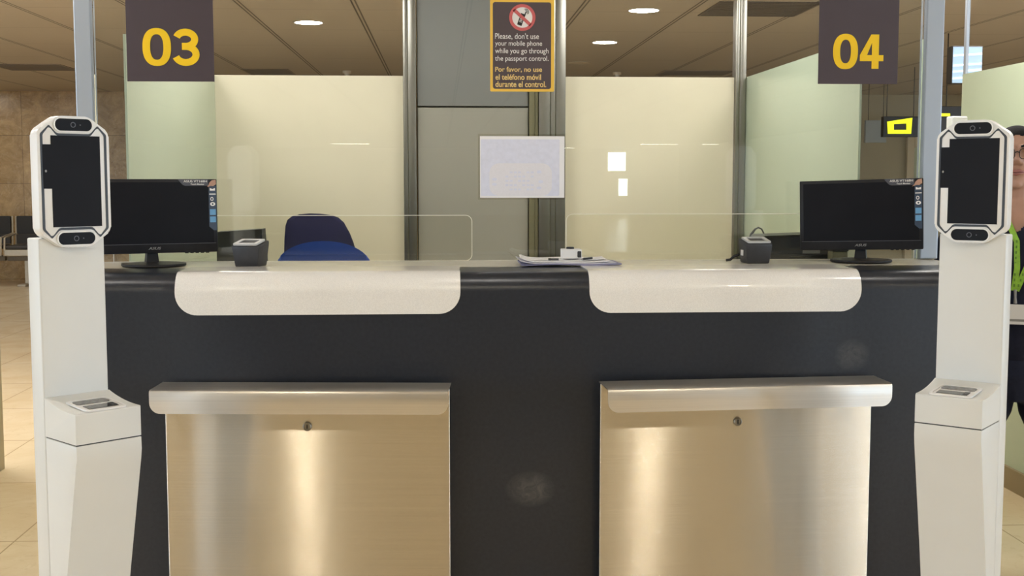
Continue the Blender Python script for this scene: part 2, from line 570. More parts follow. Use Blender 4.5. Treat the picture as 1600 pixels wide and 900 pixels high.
def text_bm(body, x0, x1, z0, z1, y, offset=0.0, depth=0.0006, line=1.0, align='LEFT', keep=False, shear=0.0):
    """lettering facing -Y, fitted into the rectangle (keep: keep aspect, fit the height)"""
    cu = bpy.data.curves.new('lettering', 'FONT')
    cu.body = body
    cu.size = 1
    cu.offset = offset
    cu.space_line = line
    cu.align_x = align
    cu.shear = shear
    cu.extrude = 0.0
    cu.resolution_u = 6
    o = bpy.data.objects.new('lettering_source', cu)
    COL.objects.link(o)
    bpy.context.view_layer.update()
    dg = bpy.context.evaluated_depsgraph_get()
    me = bpy.data.meshes.new_from_object(o.evaluated_get(dg))
    bpy.data.objects.remove(o)
    bpy.data.curves.remove(cu)
    bm = bmesh.new()
    bm.from_mesh(me)
    bpy.data.meshes.remove(me)
    xs = [v.co.x for v in bm.verts]
    ys = [v.co.y for v in bm.verts]
    ax, bx_, ay, by = min(xs), max(xs), min(ys), max(ys)
    sz = (z1 - z0) / (by - ay)
    sx = sz if keep else (x1 - x0) / (bx_ - ax)
    for v in bm.verts:
        v.co = Vector((x0 + (v.co.x - ax) * sx, y, z0 + (v.co.y - ay) * sz))
    r = bmesh.ops.extrude_face_region(bm, geom=list(bm.faces))
    for g in r['geom']:
        if isinstance(g, bmesh.types.BMVert):
            g.co.y -= depth
    return bm


def add_uv(o):
    me = o.data
    uv = me.uv_layers.new(name='UVMap')
    for lp in me.loops:
        c = me.vertices[lp.vertex_index].co
        uv.data[lp.index].uv = (c.x, c.z + c.y * 0.37)


def copy_tree(o, parent=None):
    c = o.copy()
    COL.objects.link(c)
    if parent:
        c.parent = parent
    for ch in list(o.children):
        copy_tree(ch, c)
    return c


def remeshed(bm, voxel, smooth=2):
    """one continuous surface out of overlapping volumes"""
    me = bpy.data.meshes.new('tmp')
    bm.to_mesh(me)
    bm.free()
    o = bpy.data.objects.new('tmp', me)
    COL.objects.link(o)
    r = o.modifiers.new('r', 'REMESH')
    r.mode = 'VOXEL'
    r.voxel_size = voxel
    if smooth:
        s = o.modifiers.new('s', 'SMOOTH')
        s.factor = 0.5
        s.iterations = smooth
    bpy.context.view_layer.update()
    dg = bpy.context.evaluated_depsgraph_get()
    out = bpy.data.meshes.new_from_object(o.evaluated_get(dg))
    bpy.data.objects.remove(o)
    bpy.data.meshes.remove(me)
    b2 = bmesh.new()
    b2.from_mesh(out)
    bpy.data.meshes.remove(out)
    return b2


# ------------------------------------------------------------------ the setting
CZ = 2.6                     # ceiling height
FY = 17.3                    # far marble wall
BY = -40.0                   # far end of the hall behind the camera
HX = 9.5
struct('floor', box(-HX, HX, BY, FY + .2, -0.1, 0), 'floor')
struct('ceiling', box(-HX, HX, BY, FY + .2, CZ, CZ + 0.1), 'ceiling')
struct('wall_back', box(-HX, 4.6, FY, FY + .2, 0, CZ), 'marble')
struct('wall_back_right', box(4.601, HX, FY, FY + .2, 0, CZ), 'olivewall')
struct('wall_front', box(-HX, HX, BY, BY + .2, 0, CZ), 'wallpaint')
for side, s in (('left', -1), ('right', 1)):
    bm = bmesh.new()
    x0, x1 = sorted((s * HX, s * (HX - .2)))
    # long open strip added beside the queue to let sky light in, solid wall beyond
    bx(bm, x0, x1, BY + .2, -14, 0, CZ)
    bx(bm, x0, x1, 6, FY, 0, CZ)
    bx(bm, x0, x1, -14, 6, 0, 0.15)
    bx(bm, x0, x1, -14, 6, 2.5, CZ)
    for y in (-9, -4, 1):
        bx(bm, x0, x1, y - .08, y + .08, .15, 2.5)
    struct('wall_' + side, bm, 'wallpaint')

GY = 4.05                    # glass plane above the counter
BKY = 5.98                   # back wall of the booth
SX0, SX1 = -1.078, 1.485     # inner faces of the booth's side walls
SY0 = 4.32                   # near end of the side walls
WZ = 1.895                   # wall height
DX0, DX1 = -0.118, 0.425     # door bay
CX0, CX1 = DX1, 0.600

# cream back wall, two halves with the door bay between them
struct('wall_booth_left', box(SX0, DX0 - .065, BKY, BKY + .05, 0, WZ), 'cream')
struct('wall_booth_right', box(CX1, SX1 - .055, BKY, BKY + .05, 0, WZ), 'cream')
struct('wall_side_left', box(SX0 - .008, SX0, SY0, BKY + .05, 0, WZ), 'green')
struct('wall_side_right', box(SX1, SX1 + .008, SY0, BKY + .05, 0, WZ), 'green')
struct('wall_neighbour_left', box(-2.165, -2.125, SY0, BKY, 0, WZ), 'neighbour_shaded')
struct('wall_neighbour_right', box(2.57, 2.61, SY0, BKY, 0, WZ + .02), 'green')
struct('baseboard_neighbour_right', box(2.555, 2.57, SY0, BKY, 0, 0.10), 'skirting')

# grey door bay between the two steel columns
d = thing('grey_door', 'grey flush door with a panel above it behind the counter', 'door', (0, BKY, 0))
DZ = 1.748
obj('door_leaf', box(DX0 + .004, DX1 - .004, 0.0, .04, 0.005, DZ - .004, .002), 'door', d)
obj('overpanel', box(DX0 + .004, DX1 - .004, 0.0, .04, DZ + .004, CZ - .001, .002), 'overpanel', d)
obj('door_frame', bx(bx(bx(bmesh.new(), DX0, DX1, .042, .06, 0.0, CZ), DX1, DX1 + .028, -.02, .05, 0.0, CZ), DX1 + .029, DX1 + .042, -.03, .05, 0, CZ), 'olive', d)
obj('door_handle', tube(tube(bmesh.new(), [(DX1 - .06, -.001, .95), (DX1 - .06, -.05, .95)], .009), [(DX1 - .06, -.05, .95), (DX1 - .17, -.05, .95)], .009), 'steel_post', d)


def column(label, x0, x1, y0, y1, grooves, z1=CZ - .001):
    t = thing('steel_column', label, 'column', ((x0 + x1) / 2, y0, 0), 0, 'steel columns of the booth back wall')
    c = (x0 + x1) / 2
    xs = [x0] + list(grooves) + [x1]
    bm = bmesh.new()
    for a, b in zip(xs, xs[1:]):
        bx(bm, a - c + .0015, b - c - .0015, 0, y1 - y0, 0, z1, .004, 2)
    obj('cover', bm, 'steel_post', t, autos=40)
    obj('core', box(x0 - c + .003, x1 - c - .003, .006, y1 - y0 - .004, 0.0, z1 - .001), 'olive', t)
    return t


column('narrow brushed steel column left of the grey door', DX0 - .065, DX0 - .001, BKY - .03, BKY + .05, (DX0 - .042,))
column('wide brushed steel column right of the grey door', DX1 + .043, CX1, BKY - .05, BKY + .05, (DX1 + .10, DX1 + .125))
column('slim steel corner post where cream and green walls meet on the right', SX1 - .055, SX1 - .001, BKY - .03, BKY + .05, (SX1 - .035,))
tag(obj('glass_edge_post', box(2.585, 2.60, BKY + .002, BKY + .03, 0, CZ - .001, .002), 'alu'),
    'thin vertical glass edge above the far end of the right neighbouring wall', 'post')

# ------------------------------------------------------------------ the counter
TOPZ = 1.1325
FRONTY = 3.50
PX0, PX1 = -1.13, 1.655      # counter ends
counter = thing('passport_desk', 'long charcoal passport control desk with two white front trims', 'desk', (0, FRONTY, 0))


def profile(off=0.0, back=0.22, foot=0.0, n=8, r=0.055):
    """counter cross section (y, z) from the back of the top to the foot of the front"""
    R = r + off
    pts = [(back, TOPZ + off)]
    cy, cz = r, TOPZ - r
    for k in range(n + 1):
        a = PI / 2 + k / n * PI / 2
        pts.append((cy + R * math.cos(a), cz + R * math.sin(a)))
    pts.append((-off, foot))
    return pts


pr = profile(0.0, 0.24, 0.02)
bm = bmesh.new()
sec = pr + [(0.04, 0.02), (0.04, TOPZ - .10), (0.24, TOPZ - .05)]
va = [bm.verts.new((PX0, y, z)) for y, z in sec]
vb = [bm.verts.new((PX1, y, z)) for y, z in sec]
n = len(sec)
for i in range(n):
    j = (i + 1) % n
    bm.faces.new((va[i], va[j], vb[j], vb[i]))
bm.faces.new(va)
bm.faces.new(vb[::-1])
obj('front_shell', bm, 'counter', counter, autos=35)
obj('ledge', box(PX0, PX1, .242, .58, TOPZ - .05, TOPZ - .002, .004), 'ledge', counter)
for xx in (PX0, PX1 - .04):
    obj('side_panel', box(xx, xx + .04, .05, .76, 0.02, TOPZ - .11), 'counter', counter)
obj('worktop', box(PX0 + .075, 1.44, .59, 1.05, .86, .90, .004), 'ledge', counter)
obj('plinth', box(PX0 + .03, PX1 - .03, .05, .5, 0.0, .10), 'black', counter)


def trim_piece(xa, xb, zlow, rad):
    """white sheet following the counter's bullnose with rounded lower corners"""
    off = 0.004
    path = profile(off, 0.24, zlow, 14)
    pts = []
    s = 0
    for i, p in enumerate(path):
        if i:
            s += math.dist(p, path[i - 1])
        pts.append((s, p))
    tot = s

    def pos(s):
        for (s0, p0), (s1, p1) in zip(pts, pts[1:]):
            if s <= s1 + 1e-9:
                t = (s - s0) / (s1 - s0)
                return (p0[0] + (p1[0] - p0[0]) * t, p0[1] + (p1[1] - p0[1]) * t)
        return pts[-1][1]
    ss = [0, .06, .12] + [q for q, _ in pts[1:-1]] + [tot - rad * (1 - math.sin(k / 10 * PI / 2)) for k in range(11)]
    ss = sorted(set(round(q, 5) for q in ss))
    bm = bmesh.new()
    prev = None
    for q in ss:
        ins = 0.0
        dd = q - (tot - rad)
        if dd > 0:
            ins = rad - math.sqrt(max(0, rad * rad - dd * dd))
        y, z = pos(q)
        # inner twin lying in the shell
        row = [bm.verts.new((xa + ins, y, z)), bm.verts.new((xb - ins, y, z))]
        if prev:
            bm.faces.new((prev[0], prev[1], row[1], row[0]))
        prev = row
    solid(bm, 0.0035)
    return bm


for xa, xb, nm in ((-0.755, 0.052, 'l'), (0.424, 1.222, 'r')):
    zl = TOPZ - .117
    o = obj('front_trim', trim_piece(xa, xb, zl, .062), 'trim', counter, autos=35)
    o['label'] = 'white speckled trim wrapped over the charcoal edge'


# ------------------------------------------------------------------ steel front units with their bag shelves
def steel_unit(cx, yaw, ov, label):
    """origin on the floor at the middle of the panel's front face"""
    t = thing('steel_front_panel', label, 'panel', (cx, FRONTY - .052, 0), yaw, 'steel front panels with bag shelves')
    hw = .404
    p = obj('panel', box(-hw, hw, 0, .016, .10, .826, .0025), 'steel', t)
    add_uv(p)
    # shelf: sloping top, front lip with round lower corners, returned ends
    L0, L1 = -.408 + ov[0], .408 + ov[1]
    D = -.128
    bm = bmesh.new()
    zt, zf, th = .829, .826, .003
    # top plate
    prof = [(0.0, zt), (D + .008, zf + .001), (D + .002, zf - .002), (D, zf - .008)]
    rows = []
    for (y, z) in prof:
        rows.append([bm.verts.new((L0, y, z)), bm.verts.new((L1, y, z))])
    for a, b in zip(rows, rows[1:]):
        bm.faces.new((a[0], a[1], b[1], b[0]))
    zb = zf - .064
    R = .030
    prev = rows[-1]
    for k in range(1, 11):
        a = k / 10 * PI / 2
        z = zb + R - R * math.sin(a)
        ins = R - R * math.cos(a)
        if k == 1:
            z0 = zb + R
            r0 = [bm.verts.new((L0, D, z0)), bm.verts.new((L1, D, z0))]
            bm.faces.new((prev[0], prev[1], r0[1], r0[0]))
            prev = r0
        row = [bm.verts.new((L0 + ins, D, z)), bm.verts.new((L1 - ins, D, z))]
        bm.faces.new((prev[0], prev[1], row[1], row[0]))
        prev = row
    solid(bm, th)
    sh = obj('bag_shelf', bm, 'steel_shelf', t, autos=35)
    add_uv(sh)
    lk = obj('lock', lathe(bmesh.new(), [(0, 0), (.0125, 0), (.0125, .003), (.010, .006), (.0085, .006), (.0085, .003), (.004, .003), (0, .003)], 24), 'steel_post', t,
             loc=(0.0, -.001, .703), rot=(PI / 2, 0, 0))
    lk['label'] = 'small round lock'
    obj('key_slot', box(-.0015, .0015, -.006, .006, .0015, .0045), 'black', lk)
    return t


steel_unit(-.383, math.radians(-4.2), (0, 0.0), 'brushed steel front panel with bag shelf on the desk marked 03')
steel_unit(.850, math.radians(4.0), (0, 0), 'brushed steel front panel with bag shelf on the desk marked 04')

# ------------------------------------------------------------------ glass screen on the desk
gl = thing('glass_partition', 'tall clear glass screen standing on the desk between aluminium posts', 'glass', (0, GY, TOPZ))
PL0, PL1 = -1.165, -1.112
PR0, PR1 = 1.603, 1.663
mid = 0.70
GZ1 = 0.93
o = obj('pane', box(PL1 + .001, PR0 - .001, -.005, .005, 0.0, GZ1), 'glass', gl)
for a, b in ((PL0, PL1), (PR0, PR1)):
    obj('post', box(a, b, -.028, .028, 0.0, GZ1 + .06, .004), 'alu', gl)
obj('top_rail', box(PL1 + .001, PR0 - .001, -.02, .02, GZ1 + .001, GZ1 + .05, .003), 'alu', gl)


def acrylic(xa, xb, z1, y, r, label):
    t = thing('acrylic_shield', label, 'screen', (0, y, TOPZ), 0, 'low acrylic shields on the desk')
    out = rrect(xa, xb, 0, z1, (0, r[0], r[0], r[1]), 8)
    inn = rrect(xa + .002, xb - .002, .002, z1 - .002, (0, max(r[0] - .002, 0), max(r[0] - .002, 0), max(r[1] - .002, 0)), 8)
    obj('sheet', prism(bmesh.new(), inn, -.0025, .0025), 'acrylic', t)
    if r[0] == 0:
        out = rrect(xa, xb, 0, z1, (0, 0, 0, r[1]), 8)
        inn = rrect(xa + .002, xb - .002, .002, z1 - .002, (0, 0, 0, r[1] - .002), 8)
    obj('polished_edge', ring_prism(bmesh.new(), out, inn, -.003, .003), 'acrylic_edge', t)
    return t


AY = 4.02
zsh = atY(600, 336, AY).z - TOPZ
acrylic(-1.06, atY(738, 400, AY).x, zsh, AY, (.022, 0), 'low clear acrylic shield with rounded corner beside the blue chairs')
acrylic(atY(884, 400, AY).x, 1.58, zsh + .003, AY, (0, .022), 'low clear acrylic shield behind the monitor of desk 04')


# ------------------------------------------------------------------ numbered signs on the glass
def digit0(cx, cz, w, h, st):
    n = 48
    def sup(rx, rz):
        out = []
        for k in range(n):
            a = 2 * PI * k / n
            c, s = math.cos(a), math.sin(a)
            e = 2 / 2.35
            out.append((cx + rx * math.copysign(abs(c) ** e, c), cz + rz * math.copysign(abs(s) ** e, s)))
        return out
    return ring_prism(bmesh.new(), sup(w / 2, h / 2), sup(w / 2 - st, h / 2 - st * .82), -.0016, 0)


def stroke(bm, pts, w, y0=-.0016):
    L, R = [], []
    pts = [Vector((p[0], p[1])) for p in pts]
    for i, p in enumerate(pts):
        t = (pts[min(i + 1, len(pts) - 1)] - pts[max(i - 1, 0)]).normalized()
        nrm = Vector((-t.y, t.x))
        L.append(p + nrm * w / 2)
        R.append(p - nrm * w / 2)
    n = len(pts)
    va = [[bm.verts.new((q.x, y, q.y)) for q in S] for S in (L, R) for y in (y0, 0)]
    for i in range(n - 1):
        bm.faces.new((va[0][i], va[0][i + 1], va[2][i + 1], va[2][i]))
        bm.faces.new((va[1][i], va[3][i], va[3][i + 1], va[1][i + 1]))
        bm.faces.new((va[0][i], va[1][i], va[1][i + 1], va[0][i + 1]))
        bm.faces.new((va[2][i], va[2][i + 1], va[3][i + 1], va[3][i]))
    bm.faces.new((va[0][0], va[2][0], va[3][0], va[1][0]))
    bm.faces.new((va[0][-1], va[1][-1], va[3][-1], va[2][-1]))
    return bm


def digit3(cx, cz, w, h, st):
    bm = bmesh.new()
    st *= .88
    r1 = (h - st) / 2 * .47
    r2 = (h - st) / 2 - r1
    zm = cz + h / 2 - st / 2 - 2 * r1
    xc = cx - w * .02
    pts = [(xc + (w / 2 - st / 2 - w * .02) * math.cos(math.radians(a)), zm + r1 + r1 * math.sin(math.radians(a))) for a in range(162, -91, -9)]
    stroke(bm, pts + [(xc - w * .14, zm)], st)
    pts = [(xc + (w / 2 - st / 2 + w * .02) * math.cos(math.radians(a)), zm - r2 + r2 * math.sin(math.radians(a))) for a in range(90, -166, -9)]
    stroke(bm, [(xc - w * .14, zm)] + pts, st, -.0018)
    return bm


def digit4(cx, cz, w, h, st):
    bm = bmesh.new()
    l, r, b, t = cx - w / 2, cx + w / 2, cz - h / 2, cz + h / 2
    sx0, sx1 = r - w * .20 - st, r - w * .20
    c0 = b + h * .225
    c1 = c0 + st * .85
    outer = [(sx0, b), (sx1, b), (sx1, c0), (r, c0), (r, c1), (sx1, c1), (sx1, t), (sx0 - st * .1, t), (l, c1 + h * .02), (l, c0), (sx0, c0)]
    # split round the triangular counter
    k = Vector((sx0, t - h * .21))
    prism(bm, [(sx0, b), (sx1, b), (sx1, t), (sx0, t)], -.0016, 0)
    prism(bm, [(sx1, c0), (r, c0), (r, c1), (sx1, c1)], -.0016, 0)
    prism(bm, [(l, c0), (sx0, c0), (sx0, c1), (l, c1)], -.0016, 0)
    prism(bm, [(l, c1), (l + st * 1.02, c1), (sx0, t - h * .235), (sx0, t), (sx0 - st * .12, t)], -.0016, 0)
    return bm


def number_sign(px0, px1, pb, digits, label):
    y = GY - .0052
    A = atY(px0, pb, y - .003)
    B = atY(px1, pb, y - .003)
    t = thing('number_sign', label, 'sign', (A.x, y, A.z), 0, 'numbered signs on the glass')
    w = B.x - A.x
    obj('board', box(0, w, -.003, 0, 0, TOPZ + GZ1 - A.z - .002, .0006), 'sign', t)
    for fn, x0, x1, y0, y1, st, nm in digits:
        P = atY(x0, y1, y - .003)
        Q = atY(x1, y0, y - .003)
        k = (Q.x - P.x) / (x1 - x0)
        o = obj('numeral', fn((P.x + Q.x) / 2 - A.x, (P.z + Q.z) / 2 - A.z, Q.x - P.x, Q.z - P.z, st * k), 'yellow', t, loc=(0, -.0031, 0))
    return t


number_sign(199, 335, 127, ((digit0, 223.5, 266.5, 44, 103, 11.4, '0'), (digit3, 271, 311, 45, 103, 12, '3')),
            'dark aubergine sign with yellow number 03 on the left of the glass')
number_sign(1278, 1402, 131, ((digit0, 1301, 1341, 53, 108, 11.2, '0'), (digit4, 1343, 1381, 54, 107.5, 11.2, '4')),
            'dark aubergine sign with yellow number 04 on the right of the glass')


# ------------------------------------------------------------------ phone notice and paper sheet on the glass
def poster():
    y = GY - .0082
    f = lambda px, py: atY(px, py, y)
    c = f(766, 143)
    t = thing('phone_notice', 'yellow-framed notice asking passengers not to use mobile phones', 'notice', (c.x, y, c.z))
    X = lambda px: f(px, 70).x - c.x
    Z = lambda py: f(815, py).z - c.z
    obj('board', prism(bmesh.new(), rrect(0, X(866), 0, Z(-4), .004), -.0015, 0), 'poster_yellow', t)
    obj('dark_field', prism(bmesh.new(), rrect(X(770), X(861), Z(139), Z(3.5), .008), -.0021, -.0016), 'sign_dark', t)
    cx, cz = X(816), Z(27.5)
    R = X(836.5) - cx
    s = obj('prohibition_symbol', prism(bmesh.new(), ellipse(cx, cz, R * .95, R * .95), -.0024, -.0022), 'text_white', t)
    bm = ring_prism(bmesh.new(), ellipse(cx, cz, R, R), ellipse(cx, cz, R * .77, R * .77), -.0036, -.0022)
    a = math.radians(-42)
    q = [(cx + u * math.cos(a) - v * math.sin(a), cz + u * math.sin(a) + v * math.cos(a)) for u, v in ((-R * .85, -R * .12), (R * .85, -R * .12), (R * .85, R * .12), (-R * .85, R * .12))]
    prism(bm, q, -.0036, -.0030)
    obj('red_ring', bm, 'red', s)
    bm = bmesh.new()
    b = math.radians(-20)

    def rot(pts):
        return [(cx + u * R * math.cos(b) - v * R * math.sin(b), cz + u * R * math.sin(b) + v * R * math.cos(b)) for u, v in pts]
    ring_prism(bm, rot([(-.2, -.62), (.16, -.62), (.16, .28), (-.2, .28)]), rot([(-.13, -.38), (.09, -.38), (.09, .02), (-.13, .02)]), -.0029, -.0025)
    prism(bm, rot([(.08, .28), (.16, .28), (.16, .52), (.08, .52)]), -.0029, -.0025)
    for k in range(3):
        for j in range(2):
            prism(bm, rot([(-.11 + j * .11, -.35 + k * .12), (-.03 + j * .11, -.35 + k * .12), (-.03 + j * .11, -.28 + k * .12), (-.11 + j * .11, -.28 + k * .12)]), -.0029, -.0025)
    for rr in (.14, .24):
        arc = [(cx + (.26 + rr * math.cos(math.radians(aa))) * R, cz + (.42 + rr * math.sin(math.radians(aa))) * R) for aa in range(-50, 130, 15)]
        arc2 = [(cx + (.26 + (rr - .05) * math.cos(math.radians(aa))) * R, cz + (.42 + (rr - .05) * math.sin(math.radians(aa))) * R) for aa in range(-50, 130, 15)]
        prism(bm, arc + arc2[::-1], -.0029, -.0025)
    obj('phone_icon', bm, 'black', s)
    for body, x0, x1, yb, yt, off in (('Please, don\'t use', 773.5, 842, 62.5, 52, .004), ('your mobile phone', 773.5, 847, 74, 64, .004),
                                      ('while you go through', 773.5, 857, 86, 75.5, .004), ('the passport control.', 773.5, 857, 97.5, 87.5, .004)):
        obj('english_line', text_bm(body, X(x0), X(x1), Z(yb), Z(yt), -.0022, off, .0004), 'text_white', t)
    for body, x0, x1, yb, yt, off in (('Por favor, no use', 773.5, 847, 113.6, 104.5, .022), ('el teléfono móvil', 774, 845.5, 125, 116, .022),
                                      ('durante el control.', 774, 853.5, 136.3, 127, .022)):
        obj('spanish_line', text_bm(body, X(x0), X(x1), Z(yb), Z(yt), -.0022, off, .0004), 'text_yellow', t)


poster()


def paper_sheet():
    y = GY - .0082
    c = atY(750, 309, y)
    d = atY(882, 213, y)
    w, h = d.x - c.x, d.z - c.z
    t = thing('paper_sheet', 'white paper sheet with faint print in a clear sleeve taped to the glass', 'paper', (c.x, y, c.z))
    obj('sleeve', box(-.006, w + .003, -.0012, 0, -.006, h + .007), 'sleeve', t)
    obj('sheet', box(0, w, -.0022, -.0013, 0, h), 'paper', t)
    obj('blue_field', prism(bmesh.new(), rrect(w * .01, w * .94, h * .03, h * .95, .004), -.0026, -.0023), 'print2', t)
    obj('oval_print', prism(bmesh.new(), rrect(w * .11, w * .85, h * .03, h * .56, .032, 10), -.0030, -.0027), 'print', t)
    bm = bmesh.new()
    for k in range(7):
        for j in range(5):
            x = w * (.30 + .05 * k)
            z = h * (.12 + .07 * j)
            if (k * 7 + j * 3) % 4:
                prism(bm, rrect(x, x + w * .035, z, z + h * .03, .001, 2), -.0034, -.0031)
    for (x, z) in ((.17, .3), (.17, .22), (.70, .42), (.72, .26), (.70, .16), (.36, .66), (.50, .66)):
        obj('print_spot', prism(bmesh.new(), ellipse(w * x, h * z, w * .03, h * .025, 16), -.0034, -.0026), 'print2', t)
    obj('small_print', bm, 'print2', t)


paper_sheet()


# ------------------------------------------------------------------ monitors
def monitor(label, loc, yaw, W, H, roll=0.0, base_r=.098):
    t = thing('touch_monitor', label, 'monitor', loc, yaw, 'touch monitors on the desk')
    zb = .040                                                   # underside of the display above the desk
    hd = bpy.data.objects.new('x', None)
    mt = Matrix.Translation((0, 0, zb)) @ Matrix.Rotation(-roll, 4, 'Y')
    bpy.data.objects.remove(hd)

    def put(name, bm, m, par, **k):
        bmesh.ops.transform(bm, matrix=mt, verts=bm.verts)
        return obj(name, bm, m, par, **k)
    w = W / 2
    h = put('housing', bx(bx(bmesh.new(), -w, w, -.012, .012, 0, H, .003, 2), -w * .8, w * .8, .012, .04, H * .1, H * .85, .01, 2), 'mon', t, autos=35)
    put('screen', box(-w + .012, w - .012, -.0128, -.0122, .030, H - .010), 'screen', t)
    bm = box(-w + .006, w - .006, -.0132, -.0122, .0275, .0287)
    put('bezel_highlight', bm, 'line', h)  # grey strip painting the highlight along the lower bezel
    put('maker_lettering', text_bm('ASUS', -.019, .019, .011, .019, -.0121, .02, .0005, shear=.25), 'grey', h)
    bm = bmesh.new()
    for k in range(5):
        bx(bm, w * .48 + k * .016, w * .48 + k * .016 + .010, -.010, .0, -.0025, .0002, .001)
    put('button_row', bm, 'mon', h)
    # display sticker at the upper right corner
    st = put('display_sticker', prism(bmesh.new(), [(w * .38, H - .001), (w * .46, H - .018), (w * .50, H - .021), (w * .86, H - .021), (w * .86, H - .001)], -.0140, -.0130), 'sticker_grey', t)
    put('icon_strip', prism(bmesh.new(), [(w - .026, H - .021), (w - .003, H - .021), (w - .003, H - .160), (w - .012, H - .160), (w - .026, H - .148)], -.0140, -.0130), 'sticker', st)
    put('model_lettering', text_bm('ASUS VT168H', w * .47, w * .84, H - .0105, H - .0035, -.0141, .01, .0004), 'text_white', st)
    put('type_lettering', text_bm('Touch Monitor', w * .58, w * .80, H - .0185, H - .0135, -.0141, .02, .0004), 'text_white', st)
    bm = prism(bmesh.new(), [(w - .030, H - .022), (w - .034, H - .026), (w - .026, H - .018), (w - .024, H - .012), (w - .016, H - .004), (w - .004, H - .002),
                             (w - .003, H - .016), (w - .012, H - .022), (w - .020, H - .021), (w - .028, H - .025)], -.0148, -.0141)
    put('pointing_hand', bm, 'sticker_skin', st)
    bm = bmesh.new()
    cx = w - .0145
    for k, z in enumerate((H - .032, H - .047, H - .062, H - .078)):
        if k == 0:
            prism(bm, [(cx - .008, z - .004), (cx - .008, z + .004), (cx, z + .001), (cx + .008, z + .004), (cx + .008, z - .004)], -.0145, -.0141)
        elif k == 1:
            prism(bm, rrect(cx - .010, cx + .010, z - .0015, z + .0015, .001, 2), -.0145, -.0141)
        elif k == 2:
            ring_prism(bm, ellipse(cx - .002, z, .005, .006, 20), ellipse(cx - .002, z, .003, .004, 20), -.0145, -.0141)
        else:
            ring_prism(bm, ellipse(cx, z, .008, .006, 20), ellipse(cx, z, .003, .003, 20), -.0145, -.0141)
    put('white_icons', bm, 'text_white', st)
    bm = bmesh.new()
    for z in (H - .103, H - .126):
        prism(bm, rrect(cx - .009, cx + .009, z - .009, z + .009, .001, 2), -.0145, -.0141)
    put('blue_icons', bm, 'sticker_blue', st)
    # stand
    bm = bmesh.new()
    for z, ww, y0, y1 in ((.008, .038, .010, .055), (.05, .030, .012, .05), (.11, .030, .026, .05)):
        bm.verts.new((-ww / 2 - .003, y0, z)); bm.verts.new((ww / 2 - .003, y0, z)); bm.verts.new((ww / 2 - .003, y1, z)); bm.verts.new((-ww / 2 - .003, y1, z))
    bm.verts.ensure_lookup_table()
    for k in (0, 4):
        for j in range(4):
            bm.faces.new([bm.verts[k + j], bm.verts[k + (j + 1) % 4], bm.verts[k + 4 + (j + 1) % 4], bm.verts[k + 4 + j]])
    bm.faces.new([bm.verts[j] for j in (3, 2, 1, 0)])
    bm.faces.new([bm.verts[8 + j] for j in range(4)])
    obj('neck', bm, 'mon', t)
    obj('stand_base', lathe(bmesh.new(), [(0, 0), (base_r * .96, 0), (base_r, .003), (base_r * .985, .008), (base_r * .6, .0105), (0, .011)], 48, (0, .01, 0)), 'mon', t, autos=50)
    return t


monitor('black touch monitor on the left beside the white kiosk of desk 03', (atZ(250, 413, TOPZ).x, 3.84, TOPZ), math.radians(22), .388, .228)
monitor('black touch monitor on the right in front of the aluminium post', (atZ(1349, 410, TOPZ).x, 3.90, TOPZ), math.radians(-24), .385, .226, math.radians(1.7))


# ------------------------------------------------------------------ small scanners on the desk
def fingerprint_scanner(label, loc, yaw):
    t = thing('fingerprint_scanner', label, 'scanner', loc, yaw, 'small scanner boxes on the desk')
    bm = bmesh.new()
    b = [(-.040, -.040), (.040, -.040), (.040, .040), (-.040, .040)]
    lev = [(.0, .92), (.052, 1.08), (.060, 1.1), (.066, 1.06)]
    rings = [[bm.verts.new((x * s, y * s, z + ((y + .04) * .16 if z > .05 else 0))) for x, y in b] for z, s in lev]
    for a, c in zip(rings, rings[1:]):
        for k in range(4):
            bm.faces.new((a[k], a[(k + 1) % 4], c[(k + 1) % 4], c[k]))
    bm.faces.new(rings[0][::-1])
    bm.faces.new(rings[-1])
    bmesh.ops.bevel(bm, geom=list(bm.edges), offset=.004, segments=2, affect='EDGES', profile=.5)
    obj('casing', bm, 'darkgrey', t, autos=40)
    tl = Matrix.Translation((0, 0, .0064)) @ Matrix.Rotation(math.atan(.16), 4, 'X')
    for nm, b2, mm in (('reading_frame', ring_prism_z(rrect(-.038, .038, -.038, .038, .006), rrect(-.026, .026, -.024, .024, .004), .0660, .0715), 'lightgrey'),
                       ('reading_glass', box(-.0255, .0255, -.0235, .0235, .0660, .0685), 'darkgrey')):
        bmesh.ops.transform(b2, matrix=tl, verts=b2.verts)
        obj(nm, b2, mm, t)
    o = obj('side_label', box(-.0432, -.0422, -.012, .012, .024, .042), 'white', t)
    return t


def ring_prism_z(outer, inner, z0, z1):
    bm = ring_prism(bmesh.new(), outer, inner, z0, z1)
    for v in bm.verts:
        v.co = Vector((v.co.x, v.co.z, v.co.y))
    return bm


fingerprint_scanner('small dark scanner box with pale top on the left white trim', (atZ(404, 411, TOPZ).x, 3.80, TOPZ + .001), math.radians(-14))
fingerprint_scanner('small dark scanner box on the ledge near the right monitor', (atZ(1161, 405, TOPZ).x, 3.90, TOPZ - .0015), math.radians(4))

# staff-side equipment behind the glass
WT = .90


def left_device():
    y = 4.33
    a = atY(338, 362, y)
    b = atY(409, 358, y)
    t = thing('document_reader', 'dark upright device casing behind the left monitor', 'device', ((a.x + b.x) / 2, y, WT))
    w = (b.x - a.x) / 2
    h = b.z - WT
    obj('casing', prism(bmesh.new(), [(-w, 0), (w + .02, 0), (w, h), (-w, h - .010)], 0, .09), 'oliveblack', t)
    obj('rim', bx(bmesh.new(), w - .006, w + .001, -.004, .0, h * .3, h - .002), 'black', t)
    obj('foot', box(-w * .8, w * .8, -.02, .11, 0, .012, .003), 'black', t)


left_device()


